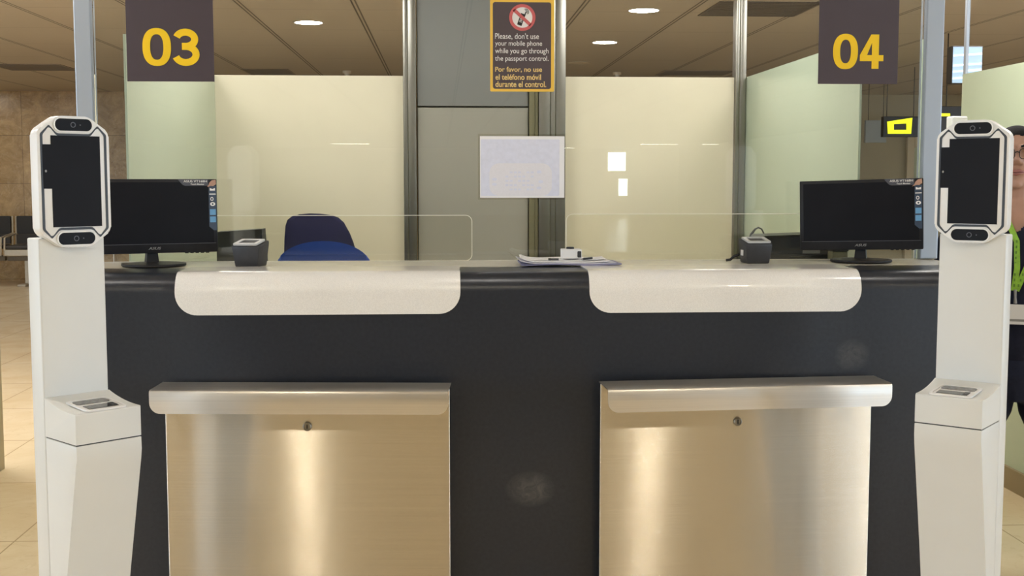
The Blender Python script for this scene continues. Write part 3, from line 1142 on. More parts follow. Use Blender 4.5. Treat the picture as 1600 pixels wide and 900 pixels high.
def right_device():
    y = 4.30
    a = atY(1181, 404, y)
    b = atY(1306, 370, y)
    t = thing('document_printer', 'long dark equipment casing behind the monitor of desk 04', 'device', (a.x, y, WT))
    w = b.x - a.x
    h = b.z - WT
    bm = bmesh.new()
    prism(bm, [(-.004, 0), (w, 0), (w, h + .004), (.022, h - .003), (-.004, h - .05)], 0, .16)
    obj('casing', bm, 'darkgrey', t)
    obj('top_cover', prism(bmesh.new(), [(.022, h - .002), (w, h + .005), (w, h + .012), (.030, h + .004)], -.004, .165), 'oliveblack', t)
    x1 = atY(1254, 392, y).x - a.x
    x2 = atY(1281, 392, y).x - a.x
    z1 = atY(1260, 396, y).z - WT
    o = obj('vent_label', box(x1, x2, -.003, -.0005, z1, z1 + .018), 'grey', t)
    x3, x4 = atY(1234, 401, y).x - a.x, w
    z3 = atY(1234, 402, y).z - WT
    obj('front_bar', prism(bmesh.new(), [(x3, z3), (x4, z3 + .010), (x4, z3 + .014), (x3, z3 + .003)], -.02, -.0005), 'black', t)
    # small olive box to its right
    y2 = 4.21
    p, q = atY(1301, 405, y2), atY(1325, 388, y2)
    s = thing('small_box', 'small olive grey box behind the stand of the right monitor', 'box', (p.x + .02, y2, WT))
    obj('body', box(-.02, q.x - p.x - .02, 0, .06, 0, q.z - WT - .012, .003), 'olive', s)
    obj('lid', box(-.022, q.x - p.x - .018, -.002, .062, q.z - WT - .011, q.z - WT, .003), 'oliveblack', s)
    # looped cable
    y3 = 4.49
    pts = [(1160, 420), (1168, 382), (1174, 366), (1180, 358), (1185, 355.5), (1190, 358), (1193, 364), (1194, 372), (1196, 392), (1200, 420)]
    c = tag(obj('cable', tube(bmesh.new(), [atY(px, py, y3) for px, py in pts], [.005, .005, .0055, .004, .003, .003, .003, .004, .004, .004], 8), 'black', smooth=True),
            'black cable looping up behind the small scanner of desk 04', 'cable')
    y4 = 4.0
    pts = [Vector((atY(1130, 406, y4).x, 3.96, TOPZ + .003)), Vector((atY(1136, 406, y4).x, 3.955, TOPZ + .005)), Vector((atY(1141, 400, y4).x, 3.95, TOPZ + .016)), Vector((atY(1148, 396, y4).x, 3.935, TOPZ + .024))]
    tag(obj('scanner_lead', tube(bmesh.new(), pts, .0045, 8), 'black', smooth=True), 'short black lead at the left of the small scanner of desk 04', 'cable')


right_device()


# ------------------------------------------------------------------ chairs of the staff
def chair(label, loc, yaw, outline, backz, fabric, seat_z, tilt):
    t = thing('office_chair', label, 'chair', loc, yaw, 'blue office chairs behind the desk')
    bm = prism(bmesh.new(), outline, 0, .055)
    bmesh.ops.bevel(bm, geom=[e for e in bm.edges if abs(e.verts[0].co.y - e.verts[1].co.y) < 1e-5], offset=.018, segments=4, affect='EDGES', profile=.5)
    bmesh.ops.transform(bm, matrix=Matrix.Translation((0, .17, 0)) @ Matrix.Rotation(-tilt, 4, 'X'), verts=bm.verts)
    for v in bm.verts:
        v.co.z += backz
    obj('backrest', bm, fabric, t, autos=50)
    obj('seat', box(-.23, .23, -.25, .19, seat_z, seat_z + .07, .028, 4), fabric, t, autos=50)
    obj('back_bracket', tube(bmesh.new(), [(0, .10, seat_z - .02), (0, .24, seat_z), (0, .27, seat_z + .12), (0, .25 + math.sin(tilt) * .2, backz + .12)], (.016), 10), 'black', t, autos=50)
    obj('gas_stem', lathe(bmesh.new(), [(.028, .10), (.028, .3), (.018, .301), (.018, seat_z - .03), (.06, seat_z - .029), (.06, seat_z - .002)], 20), 'steel_post', t, autos=40)
    for k in range(5):
        a = 2 * PI * k / 5 + .3
        c, s = math.cos(a), math.sin(a)
        lg = obj('foot_spoke', tube(bmesh.new(), [(0.02 * c, .02 * s, .115), (.16 * c, .16 * s, .095), (.29 * c, .29 * s, .072)], [(.024, .018), (.020, .015), (.014, .012)], 10), 'black', t, autos=50)
        obj('caster', tube(bmesh.new(), [(.29 * c - .018 * s, .29 * s + .018 * c, .031), (.29 * c + .018 * s, .29 * s - .018 * c, .031)], .030, 16), 'black', lg, autos=50)
    return t


y = 5.62
zt = atY(485, 333, y).z
xc = atY(497, 390, y).x
seatz = .62
bz = .80
hh = zt - bz
# rear chair: asymmetric trapezoid back seen slightly turned
ol = []
k = lambda px: atY(px, 380, y).x - xc
zz = lambda py: atY(497, py, y).z - bz
for px, py in ((444, 405), (445, 372), (446, 352), (449, 343), (456, 337.5), (468, 334.5), (485, 333), (502, 333.6), (516, 335.5), (528, 339), (537, 347), (545, 362), (552, 380), (557, 396)):
    ol.append((k(px), zz(py)))
ol += [(k(557), .12), (k(545), .03), (k(500), 0), (k(456), .03), (k(444), .12)]
chair('dark navy office chair with tall squared backrest standing behind the round-backed one', (xc, y - .2, 0), 0, ol[::-1], bz, 'navy_fabric', seatz, 0.06)
y = 4.76
xc = atY(505, 400, y).x
zt = atY(505, 376, y).z
bz = .76
hh = zt - bz
hw = (atY(574, 410, y).x - atY(437, 410, y).x) / 2
zrel = atY(505, 410, y).z - bz
ol = []
for kk in range(0, 25):
    a = PI - kk / 24 * PI
    rz = (zt - bz) * .30
    ol.append((hw * 1.12 * math.copysign(abs(math.cos(a)) ** .95, math.cos(a)), (zt - bz) * .70 + rz * math.sin(a) ** .9 if math.sin(a) > 0 else (zt - bz) * .70))
ol += [(hw * 1.05, .10), (hw * .8, .02), (0, 0), (-hw * .8, .02), (-hw * 1.05, .10)]
chair('royal blue office chair with low round backrest nearest the counter', (xc, y - .2, 0), 0, ol[::-1], bz, 'blue_fabric', .60, 0.10)


# ------------------------------------------------------------------ papers lying on the desk
def desk_papers():
    z = TOPZ
    y0 = 3.74
    X = lambda px: atY(px, 412, y0 + .06).x
    # folder in a clear sleeve under loose sheets
    t = thing('paper_stack', 'loose white papers and folder lying on the middle of the desk', 'papers', (X(885), y0 + .06, z))
    c = X(885)

    def sheet(x0, x1, ya, yb, zz, th, curl, rot, nx=14):
        bm = bmesh.new()
        g = []
        for i in range(nx + 1):
            u = i / nx
            x = x0 + (x1 - x0) * u - c
            lift = curl[0] * max(0, 1 - u * 5) ** 2 + curl[1] * max(0, (u - .75) * 4) ** 2
            g.append([bm.verts.new((x, yy, zz + lift + .0012 * math.sin(u * 9 + yy * 20))) for yy in (ya, (ya + yb) / 2, yb)])
        for a, b in zip(g, g[1:]):
            for j in range(2):
                bm.faces.new((a[j], b[j], b[j + 1], a[j + 1]))
        solid(bm, th)
        bmesh.ops.transform(bm, matrix=Matrix.Rotation(rot, 4, 'Z'), verts=bm.verts)
        return bm
    obj('folder', sheet(X(812), X(966), -.075, .12, .009, .004, (.0, .0), 0.0), 'folder', t)
    obj('sheet', sheet(X(810), X(958), -.070, .115, .009, .002, (.010, .0), 0.02), 'paper_blue', t)
    obj('sheet', sheet(X(815), X(950), -.060, .125, .0125, .002, (.012, .002), -0.03), 'paper', t)
    obj('sheet', sheet(X(812), X(945), -.02, .13, .016, .0015, (.008, .004), -0.05), 'paper', t)
    obj('sleeve', sheet(X(800), X(885), .10, .16, .012, .001, (.022, .006), 0.03), 'sleeve', t)
    # white gadget with black top and side window
    b0 = atY(877, 410, y0 + .07)
    w = atY(908, 400, y0 + .07).x - b0.x
    g = thing('white_gadget', 'small white box with black knob standing on the loose papers', 'device', (b0.x + w / 2, y0 + .07, z + .0205))
    obj('body', box(-w / 2, w / 2, -.02, .03, 0, .030, .003, 3), 'white', g, autos=40)
    obj('knob', lathe(bmesh.new(), [(0, .0302), (.0125, .0302), (.0125, .0345), (.011, .036), (0, .036)], 24, (-.003, .004, 0)), 'black', g, autos=40)
    obj('side_window', prism(bmesh.new(), rrect(w / 2 - .014, w / 2 - .002, .004, .024, .003, 4), -.0215, -.0202), 'darkgrey', g)
    p = thing('ball_pen', 'dark pen tip poking out beside the white box on its right', 'pen', (X(917), y0 + .02, z + .0185), math.radians(30))
    obj('barrel', tube(bmesh.new(), [(-.022, 0, .0035), (.014, 0, .0055)], .0034, 10), 'black', p, autos=40)
    obj('tip', tube(bmesh.new(), [(-.031, 0, .003), (-.0222, 0, .0035)], [.0008, .003], 10), 'grey', p, autos=40)
    obj('clip', tube(bmesh.new(), [(-.002, -.003, .0085), (.013, -.003, .0095)], .0012, 6), 'grey', p)
    p = thing('marker_pen', 'dark pen lying on the papers left of the white box', 'pen', (X(865), y0 + .02, z + .0185), math.radians(-12))
    obj('barrel', tube(bmesh.new(), [(-.012, 0, .003), (.012, 0, .003)], .0030, 10), 'darkgrey', p, autos=40)
    obj('cap', tube(bmesh.new(), [(-.020, 0, .003), (-.0122, 0, .003)], .0034, 10), 'black', p, autos=40)


desk_papers()


# ------------------------------------------------------------------ the two white biometric kiosks
def kiosk(label, N, yaw, sx):
    """origin on the floor under the middle of the pedestal; local front is -Y"""
    W, D = .158, .144
    a = math.radians(yaw)
    u = Vector((math.cos(a), math.sin(a), 0))
    v = Vector((-math.sin(a), math.cos(a), 0))
    O = Vector((N[0], N[1], 0)) - u * (sx * W / 2)
    t = thing('biometric_kiosk', label, 'kiosk', O, a, 'white biometric kiosks before the desk')
    h = W / 2
    # column
    zc = 1.268
    obj('column', box(-h, h, D, D + .058, 0.012, zc, .004, 3), 'kiosk', t, autos=40)
    obj('base_plate', box(-h - .06, h + .06, -.02, D + .16, 0, .012, .004), 'alu', t)
    # lower pedestal with the receding front
    bm = bmesh.new()
    prof = [(0.0, .8175), (-.001, .79), (.004, .77), (.064, .50), (.098, .33), (.104, .28), (.104, .0125), (D - .001, .0125), (D - .001, .8175)]
    va = [bm.verts.new((-h, y, z)) for y, z in prof]
    vb = [bm.verts.new((h, y, z)) for y, z in prof]
    for i in range(len(prof)):
        j = (i + 1) % len(prof)
        bm.faces.new((va[i], va[j], vb[j], vb[i]))
    bm.faces.new(va)
    bm.faces.new(vb[::-1])
    bmesh.ops.bevel(bm, geom=[e for e in bm.edges if abs(e.verts[0].co.x - e.verts[1].co.x) < 1e-6], offset=.0025, segments=2, affect='EDGES', profile=.5)
    obj('pedestal', bm, 'kiosk', t, autos=25)
    # reader block with dished top
    bm = bmesh.new()
    prof = [(0, .8205), (0, .886), (.0025, .8885)] + [(.004 + q * (D - .006), .8885 + .0005 * q + .019 * q ** 2.2) for q in [i / 12 for i in range(1, 13)]] + [(D - .001, .8205)]
    va = [bm.verts.new((-h, y, z)) for y, z in prof]
    vb = [bm.verts.new((h, y, z)) for y, z in prof]
    for i in range(len(prof)):
        j = (i + 1) % len(prof)
        bm.faces.new((va[i], va[j], vb[j], vb[i]))
    bm.faces.new(va)
    bm.faces.new(vb[::-1])
    bmesh.ops.bevel(bm, geom=[e for e in bm.edges if abs(e.verts[0].co.x - e.verts[1].co.x) < 1e-6 and abs(e.verts[0].co.y - e.verts[1].co.y) < .02 and e.verts[0].co.y < .001], offset=.0025, segments=2, affect='EDGES', profile=.5)
    rb = obj('reader_block', bm, 'kiosk', t, autos=25)
    obj('shadow_gap', box(-h + .002, h - .002, .002, D - .002, .8176, .8204), 'black', t)
    # the reader set into it, tilted with the dish
    rd = bmesh.new()
    ring = ring_prism_z(rrect(-.050, .050, -.002, .100, .010), rrect(-.044, .044, .006, .094, .007), 0, .0035)
    mtx = Matrix.Translation((0, .006, .8892)) @ Matrix.Rotation(math.radians(4.5), 4, 'X')

    def put(name, b, m, par):
        bmesh.ops.transform(b, matrix=mtx, verts=b.verts)
        return obj(name, b, m, par)
    fr = put('fingerprint_reader', ring, 'white', t)
    put('platen', box(-.0435, .0435, .0065, .0935, -.002, .002), 'white', fr)
    b = bmesh.new()
    prism(b, rrect(-.040, .040, .058, .089, .008), .002, .0036)
    for vv in b.verts:
        vv.co = Vector((vv.co.x, vv.co.z, vv.co.y))
    put('scan_window', b, 'reader_dark', fr)
    b = bx(bmesh.new(), -.036, .036, .013, .044, .002, .0032, .001)
    put('finger_glass', b, 'reader_glass', fr)
    b = bx(bmesh.new(), .024, .036, .020, .044, .0033, .0038)
    put('led_window', b, 'black', fr)
    # head: octagonal tablet
    HW, Z0, Z1, HY, HT = .0855, 1.247, 1.541, .122, .034
    ch, cw = .034, .050
    oct_ = [(-HW + cw, Z0), (HW - cw, Z0), (HW, Z0 + ch), (HW, Z1 - ch), (HW - cw, Z1), (-HW + cw, Z1), (-HW, Z1 - ch), (-HW, Z0 + ch)]

    def roundpoly(pts, r, seg=5):
        out = []
        m = len(pts)
        for i in range(m):
            p = Vector(pts[i]); q0 = Vector(pts[i - 1]); q1 = Vector(pts[(i + 1) % m])
            rr = r[i] if isinstance(r, (list, tuple)) else r
            A = p + (q0 - p).normalized() * rr
            B = p + (q1 - p).normalized() * rr
            for k in range(seg + 1):
                s = k / seg
                out.append(tuple(A * (1 - s) ** 2 + p * 2 * s * (1 - s) + B * s * s))
        return out
    bm = prism(bmesh.new(), roundpoly(oct_, .010), HY, HY + HT)
    bmesh.ops.bevel(bm, geom=[e for e in bm.edges if abs(e.verts[0].co.y - e.verts[1].co.y) < 1e-6], offset=.004, segments=3, affect='EDGES', profile=.5)
    hd = obj('head', bm, 'kiosk_head', t, autos=35)
    # dark inlay groove outlining the face plate, dipping round the camera bars
    zc_ = (Z0 + Z1) / 2

    def outline(ins):
        w = HW - ins
        zt, zb = Z1 - .021, Z0 + .021
        d = (ins - .0066) * .9
        zi = Z1 - .0392 - d
        top = [(w, Z1 - .0405 - d * .3), (.058 + d * .3, Z1 - .0205 - d * 1.1), (.0515 + d * .5, Z1 - .0265 - d * .2), (.040, zi), (-.040, zi), (-.0515 - d * .5, Z1 - .0265 - d * .2), (-.058 - d * .3, Z1 - .0205 - d * 1.1), (-w, Z1 - .0405 - d * .3)]
        bot = [(x, 2 * zc_ - z) for x, z in top][::-1]
        return roundpoly(top + bot, [.004, .002, .003, .006, .006, .003, .002, .004] * 2, 4)
    obj('inlay', ring_prism(bmesh.new(), outline(.0066), outline(.0126), HY - .0008, HY - .0001), 'black', hd)
    S = [(-.066, 1.295), (.066, 1.295), (.066, 1.494), (-.066, 1.494)]
    zs0, zs1 = 1.293, 1.497
    pts = [(-.0545, zs0), (.0625, zs0), (.0625, zs1), (-.0545, zs1), (-.0545, zs1 - .020), (-.0745, zs1 - .020), (-.0745, zs0 + .086), (-.0545, zs0 + .086)]
    sc = obj('screen', prism(bmesh.new(), pts, HY - .0012, HY - .0002), 'screen', hd)
    obj('side_sensor', prism(bmesh.new(), ellipse(-.068, zs0 + .125, .0022, .003, 16), HY - .0018, HY - .0013), 'grey', sc)
    for zc2 in (Z1 - .0195, Z0 + .0195):
        cb = obj('camera_bar', prism(bmesh.new(), rrect(-.044, .044, zc2 - .0135, zc2 + .0135, .0134, 10), HY - .0016, HY - .0002), 'gloss_black', hd)
        obj('bar_rim', ring_prism(bmesh.new(), rrect(-.0475, .0475, zc2 - .0168, zc2 + .0168, .0167, 10), rrect(-.0442, .0442, zc2 - .0137, zc2 + .0137, .0136, 10), HY - .003, HY - .0002), 'kiosk_head', cb)
        obj('lens', ring_prism(bmesh.new(), ellipse(-.001, zc2, .0062, .0062, 24), ellipse(-.001, zc2, .0046, .0046, 24), HY - .0022, HY - .0017), 'line', cb)
        obj('sensor_dot', prism(bmesh.new(), ellipse(.016, zc2, .0014, .0014, 16), HY - .0022, HY - .0017), 'line', cb)
    bm = bmesh.new()
    for q in range(5):
        bx(bm, -.025 + q * .011, -.018 + q * .011, HY + .008, HY + .016, Z0 - .0006, Z0 + .0004)
    obj('speaker_slot', bm, 'black', hd)
    return t


kiosk('white biometric kiosk on the left with head turned right', (-.799, 2.682), 43.5, -1)
kiosk('white biometric kiosk on the right in front of the person', (1.2503, 2.739), -40.5, 1)


# ------------------------------------------------------------------ the person at the right edge
def person(loc, yaw):
    t = thing('person', 'person in dark navy clothes and glasses at the right edge behind the kiosk', 'person', loc, yaw)
    H0 = 1.585

    def sway(bm):
        for v in bm.verts:
            v.co.x -= -.026 * min(1, max(0, (1.30 - v.co.z) / .5))
        return bm

    def limb(bm, pts, rad, n=18):
        tube(bm, pts, rad, n)
        for p, r in zip(pts, rad):
            rr = r if isinstance(r, (tuple, list)) else (r, r)
            q = min(rr)
            ellipsoid(bm, p, (q * .98, q * .98, q * .98), 14)

    def stack(bm, levels, n=36):
        rings = []
        for (z, rx, ry, cy) in levels:
            rings.append([bm.verts.new((rx * math.cos(2 * PI * k / n), cy + ry * math.sin(2 * PI * k / n), z)) for k in range(n)])
        for a, b in zip(rings, rings[1:]):
            for k in range(n):
                bm.faces.new((a[k], a[(k + 1) % n], b[(k + 1) % n], b[k]))
        bm.faces.new(rings[0][::-1])
        bm.faces.new(rings[-1])

    def body_shape(bm, g):
        stack(bm, [(.70, .13 + g, .095 + g, .01), (.80, .165 + g, .115 + g, .01), (.90, .16 + g, .112 + g, 0), (1.00, .150 + g, .110 + g, -.005), (1.10, .158 + g, .118 + g, -.008),
                   (1.19, .165 + g, .112 + g, 0), (1.25, .160 + g, .092 + g, .008), (1.29, .120 + g, .070 + g, .014), (1.325, .066 + g * .6, .058 + g * .6, .014)])

    def arm(bm, s, g, full=True):
        limb(bm, [(s * .155, .012, 1.245), (s * .200, .02, 1.16), (s * .232, .03, 1.00)], [.058 + g, .052 + g, .043 + g])
        limb(bm, [(s * .232, .03, 1.00), (s * .245, .0, .90), (s * .250, -.05, .79)], [.043 + g, .038 + g, .029 + g])

    def leg(bm, s, g):
        limb(bm, [(s * .085, .01, .76), (s * .125, .0, .60), (s * .165, -.012, .44)], [.092 + g, .076 + g, .058 + g])
        limb(bm, [(s * .165, -.012, .44), (s * .195, .018, .28), (s * .225, .03, .085)], [.058 + g, .052 + g, .038 + g])

    # ---- body
    bm = bmesh.new()
    body_shape(bm, 0)
    for s in (-1, 1):
        arm(bm, s, 0)
        leg(bm, s, 0)
        # hand
        ellipsoid(bm, (s * .252, -.066, .745), (.018, .034, .048), 16)
        for q, (dy, ln) in enumerate(((-.027, .060), (-.009, .070), (.009, .066), (.026, .052))):
            y0 = -.066 + dy
            tube(bm, [(s * .252, y0, .712), (s * .254, y0 - .004, .712 - ln * .5), (s * .246, y0 - .006, .712 - ln)], [.0088, .0082, .0070], 10)
        tube(bm, [(s * .248, -.092, .755), (s * .240, -.112, .728), (s * .236, -.116, .700)], [.0105, .0098, .008], 10)
        # foot
        ellipsoid(bm, (s * .235, -.035, .045), (.040, .11, .035), 16)
    limb(bm, [(0, .016, 1.30), (0, .012, 1.37), (0, -.002, 1.42)], [.056, .053, .056])
    # head
    hz = 1.474
    ellipsoid(bm, (0, .012, 1.505), (.072, .090, .076), 32)
    ellipsoid(bm, (0, -.012, 1.455), (.066, .078, .082), 32)
    ellipsoid(bm, (0, -.030, 1.405), (.046, .048, .040), 24)
    ellipsoid(bm, (0, -.062, 1.382), (.022, .020, .016), 16)
    for s in (-1, 1):
        ellipsoid(bm, (s * .034, -.062, 1.447), (.024, .022, .020), 16)
        ellipsoid(bm, (s * .030, -.080, 1.511), (.026, .012, .009), 16)
        ellipsoid(bm, (s * .073, .010, 1.470), (.008, .018, .030), 16)
        ellipsoid(bm, (s * .015, -.094, 1.455), (.010, .011, .008), 12)
    tube(bm, [(0, -.084, 1.500), (0, -.098, 1.475), (0, -.110, 1.459)], [(.009, .010), (.011, .012), (.013, .012)], 12)
    bb = remeshed(bm, .0055, 3)
    # sockets
    for v in bb.verts:
        for s in (-1, 1):
            dx, dz = v.co.x - s * .031, v.co.z - 1.489
            if v.co.y < -.03 and v.co.z > 1.44:
                w = math.exp(-((dx / .017) ** 2 + (dz / .010) ** 2))
                v.co.y += .010 * w
    body = obj('body', sway(bb), 'skin', t, smooth=True)
    for s in (-1, 1):
        e = obj('eye', ellipsoid(bmesh.new(), (s * .031, -.0595, 1.489), (.0125, .0125, .0125), 20), 'eye_white', t, smooth=True)
        obj('iris', ellipsoid(bmesh.new(), (s * .031, -.0705, 1.4885), (.0055, .0022, .0055), 16), 'iris', e, smooth=True)
        bm = ellipsoid(bmesh.new(), (s * .031, -.0595, 1.489), (.0142, .0142, .0142), 24)
        bmesh.ops.delete(bm, geom=[f for f in bm.faces if -.0045 < f.calc_center_median().z - 1.489 < .0045], context='FACES')
        solid(bm, .0008)
        obj('eyelid', bm, 'skin', e, smooth=True)
        obj('eyebrow', tube(bmesh.new(), [(s * .012, -.0905, 1.511), (s * .030, -.0925, 1.516), (s * .050, -.078, 1.510)], [.0035, .005, .002], 8), 'hair', t, smooth=True)
    bm = bmesh.new()
    tube(bm, [(-.026, -.078, 1.425), (-.010, -.089, 1.429), (0, -.090, 1.427), (.010, -.089, 1.429), (.026, -.078, 1.425)], [.002, .005, .0045, .005, .002], 10)
    tube(bm, [(-.024, -.077, 1.423), (0, -.089, 1.417), (.024, -.077, 1.423)], [.002, .0065, .002], 10)
    obj('lips', bm, 'lips', t, smooth=True)
    # hair: cap with cut hairline
    bm = bmesh.new()
    ellipsoid(bm, (0, .016, 1.506), (.079, .093, .081), 40)
    ellipsoid(bm, (0, .035, 1.468), (.076, .078, .080), 40)
    hb = remeshed(bm, .006, 1)
    dele = [f for f in hb.faces if (lambda c: (c.y < -.030 and c.z < 1.553 - .25 * abs(c.x)) or (c.z < 1.50 and c.y < .005) or c.z < 1.415)(f.calc_center_median())]
    bmesh.ops.delete(hb, geom=dele, context='FACES')
    bmesh.ops.solidify(hb, geom=list(hb.faces), thickness=.004)
    obj('hair', hb, 'hair', t, smooth=True)
    # glasses
    bm = bmesh.new()
    for s in (-1, 1):
        c0 = [(s * .033 + x, z + 1.486) for x, z in rrect(-.0265, .0265, -.018, .018, .011, 6)]
        c1 = [(s * .033 + x, z + 1.486) for x, z in rrect(-.0240, .0240, -.0155, .0155, .009, 6)]
        ring_prism(bm, c0, c1, -.106, -.102)
        tube(bm, [(s * .059, -.103, 1.494), (s * .074, -.085, 1.495), (s * .083, .005, 1.492), (s * .080, .025, 1.475)], .002, 8)
    tube(bm, [(-.008, -.104, 1.490), (0, -.107, 1.494), (.008, -.104, 1.490)], .002, 8)
    gs = obj('glasses', bm, 'black', t)
    bm = bmesh.new()
    for s in (-1, 1):
        prism(bm, [(s * .033 + x, z + 1.486) for x, z in rrect(-.0238, .0238, -.0153, .0153, .009, 6)], -.1045, -.1035)
    obj('spectacle_lens', bm, 'sleeve', gs)
    # ---- tunic with V neck and long sleeves
    bm = bmesh.new()
    body_shape(bm, .014)
    for s in (-1, 1):
        arm(bm, s, .012)
    tb = remeshed(bm, .0065, 3)
    dele = []
    for f in tb.faces:
        c = f.calc_center_median()
        if abs(c.x) < .10 and c.z > 1.165 and c.y < .0 and c.z > 1.215 + abs(c.x) * 1.0:
            dele.append(f)
        elif c.z > 1.312:
            dele.append(f)
        elif c.z < .775 and abs(c.x) > .215:
            dele.append(f)
        elif c.z < .72:
            dele.append(f)
    bmesh.ops.delete(tb, geom=dele, context='FACES')
    bmesh.ops.solidify(tb, geom=list(tb.faces), thickness=.003)
    obj('tunic', sway(tb), 'navy', t, smooth=True)
    bm = bmesh.new()
    stack(bm, [(.625, .055, .085, .01), (.66, .09, .095, .01), (.72, .165, .118, .01), (.80, .178, .127, .01), (.90, .172, .124, 0)])
    for s in (-1, 1):
        limb(bm, [(s * .088, .01, .76), (s * .100, .0, .60), (s * .156, -.012, .44)], [.106, .092, .073])
        limb(bm, [(s * .156, -.012, .44), (s * .195, .018, .28), (s * .228, .03, .070)], [.074, .070, .064])
    tb = remeshed(bm, .007, 3)
    dele = [f for f in tb.faces if f.calc_center_median().z < .05]
    bmesh.ops.delete(tb, geom=dele, context='FACES')
    obj('trousers', sway(tb), 'trouser', t, smooth=True)
    for s in (-1, 1):
        bm = bmesh.new()
        ellipsoid(bm, (s * .237, -.040, .040), (.047, .125, .045), 20)
        ellipsoid(bm, (s * .230, .02, .060), (.046, .062, .050), 20)
        b2 = remeshed(bm, .006, 2)
        for v in b2.verts:
            v.co.z = max(v.co.z, .0)
        obj('shoe', sway(b2), 'black', t, smooth=True)
    return t


PP = atY(1590, 236, 4.15)
pyaw = math.radians(-24)
person((PP.x + .010, 4.18, 0), pyaw)

# lanyard with card holder hanging on the person
ly = thing('lanyard', 'lime green lanyard with white card holder around the neck of the person', 'lanyard', (PP.x + .010, 4.18, 0), pyaw)


def ribbon(bm, pts, w, nrm):
    rows = []
    pts = [Vector(p) for p in pts]
    for i, p in enumerate(pts):
        d = (pts[min(i + 1, len(pts) - 1)] - pts[max(i - 1, 0)]).normalized()
        s = d.cross(Vector(nrm[i])).normalized() * w / 2
        rows.append([bm.verts.new(p - s), bm.verts.new(p + s)])
    for a, b in zip(rows, rows[1:]):
        bm.faces.new((a[0], a[1], b[1], b[0]))
    solid(bm, .0012)
    return bm


for s in (-1, 1):
    if s < 0:
        pts = [(0, .085, 1.312), (-.055, .075, 1.330), (-.076, .02, 1.336), (-.062, -.050, 1.312), (-.024, -.104, 1.262), (.008, -.132, 1.19), (.012, -.143, 1.10), (.004, -.143, 1.022)]
    else:
        pts = [(0, .085, 1.312), (.055, .075, 1.330), (.080, .02, 1.336), (.082, -.050, 1.312), (.076, -.104, 1.262), (.068, -.128, 1.19), (.045, -.142, 1.11), (.012, -.144, 1.022)]
    nr = [(0, 1, .5), (s * .3, .8, .6), (s * .5, 0, 1), (s * .3, -.5, .8), (s * .2, -1, .5), (s * .2, -1, .2), (0, -1, .1), (0, -1, 0)]
    st = obj('strap', ribbon(bmesh.new(), pts, .019, nr), 'lime', ly)
    bm = bmesh.new()
    for q in range(9):
        f = q / 9
        p = Vector(pts[5]).lerp(Vector(pts[7]), f) + Vector((0, -.0012, 0))
        bx(bm, p.x - .0025, p.x + .0025, p.y - .0032, p.y - .0008, p.z - .005, p.z + .004)
    pr_ = obj('strap_print', bm, 'lime_dark', st)
    pr_['kind'] = 'stuff'
obj('clip', tube(bmesh.new(), [(.008, -.146, 1.026), (.009, -.148, 1.00), (.010, -.147, .979)], [.005, .004, .006], 8), 'grey', ly)
b = obj('card_holder', prism(bmesh.new(), rrect(-.030, .052, .908, .976, .004), -.154, -.149), 'white', ly)
obj('card_stripe', prism(bmesh.new(), rrect(-.027, .049, .918, .926, .001), -.1546, -.1541), 'grey', b)


# ------------------------------------------------------------------ ceiling fittings
def downlight(p, lit=True, r=.105, label=None, group='round downlights in the ceiling'):
    t = thing('ceiling_downlight', label, 'ceiling light', (p[0], p[1], CZ), 0, group)
    obj('trim_ring', lathe(bmesh.new(), [(r, -.004), (r * 1.12, -.004), (r * 1.14, 0), (r, 0), (r, -.004)], 40, cap=False), 'lamp_ring', t)
    obj('diffuser', lathe(bmesh.new(), [(0, -.003), (r * .985, -.003), (r * .985, -.0005), (0, -.0005)], 40), 'lampstrong' if lit == 'strong' else 'lamp' if lit else 'lamp_off', t)
    return t


def dl_px(px, py, label, lit=True, group=None):
    p = atZ(px, py, CZ)
    return downlight((p.x, p.y), lit, label=label, group=group)


dl_px(482, 35, 'lit round downlight in the ceiling above the navy chair')
dl_px(1006, 16, 'lit round downlight in the ceiling right of the phone notice, the nearer one')
dl_px(945, 66, 'lit round downlight in the ceiling just right of the phone notice, the farther one')
dl_px(905, 98, 'unlit round ceiling fitting low down beside the wide steel column', False)
dl_px(1500, 127, 'lit round downlight seen between the right post and the neighbouring green wall')
dl_px(1480, 149, 'dim round fitting seen beside the right post above the hanging sign', False)
# lamps out of the frame over the queue; the counter row is added fill
first = None
SPOTS = [(.2 + 1.58 * k, y) for y in (0.02, 2.9) for k in (-2, -1, 0, 1, 2)]
for (x, y) in SPOTS:
    if first is None:
        plain_diffuser = [o for o in bpy.data.objects if o.name.startswith('diffuser')][0].data
        first = downlight((x, y), 'strong', .07, label='round downlight in the ceiling outside the photograph', group='round downlights outside the view')
    else:
        c = copy_tree(first)
        c.location = (x, y, CZ)
        if y > 2:
            for ch in c.children:
                if ch.name.startswith('diffuser'):
                    ch.data = plain_diffuser


def vent(px, py, wx, wy, label, slats=7, mat2='vent_slat'):
    p = atZ(px, py, CZ)
    t = thing('ceiling_vent', label, 'vent', (p.x, p.y, CZ), 0, 'dark ceiling vents')
    obj('frame', ring_prism_z(rrect(-wx / 2, wx / 2, -wy / 2, wy / 2, .004, 2), rrect(-wx / 2 + .02, wx / 2 - .02, -wy / 2 + .02, wy / 2 - .02, .002, 2), -.006, 0), mat2, t)
    obj('backing', box(-wx / 2 + .02, wx / 2 - .02, -wy / 2 + .02, wy / 2 - .02, -.003, 0), 'vent', t)
    bm = bmesh.new()
    for k in range(slats):
        yy = -wy / 2 + .03 + (wy - .06) * (k + .5) / slats
        bx(bm, -wx / 2 + .022, wx / 2 - .022, yy - .008, yy + .008, -.0055, -.0035)
    obj('grille', bm, mat2, t)


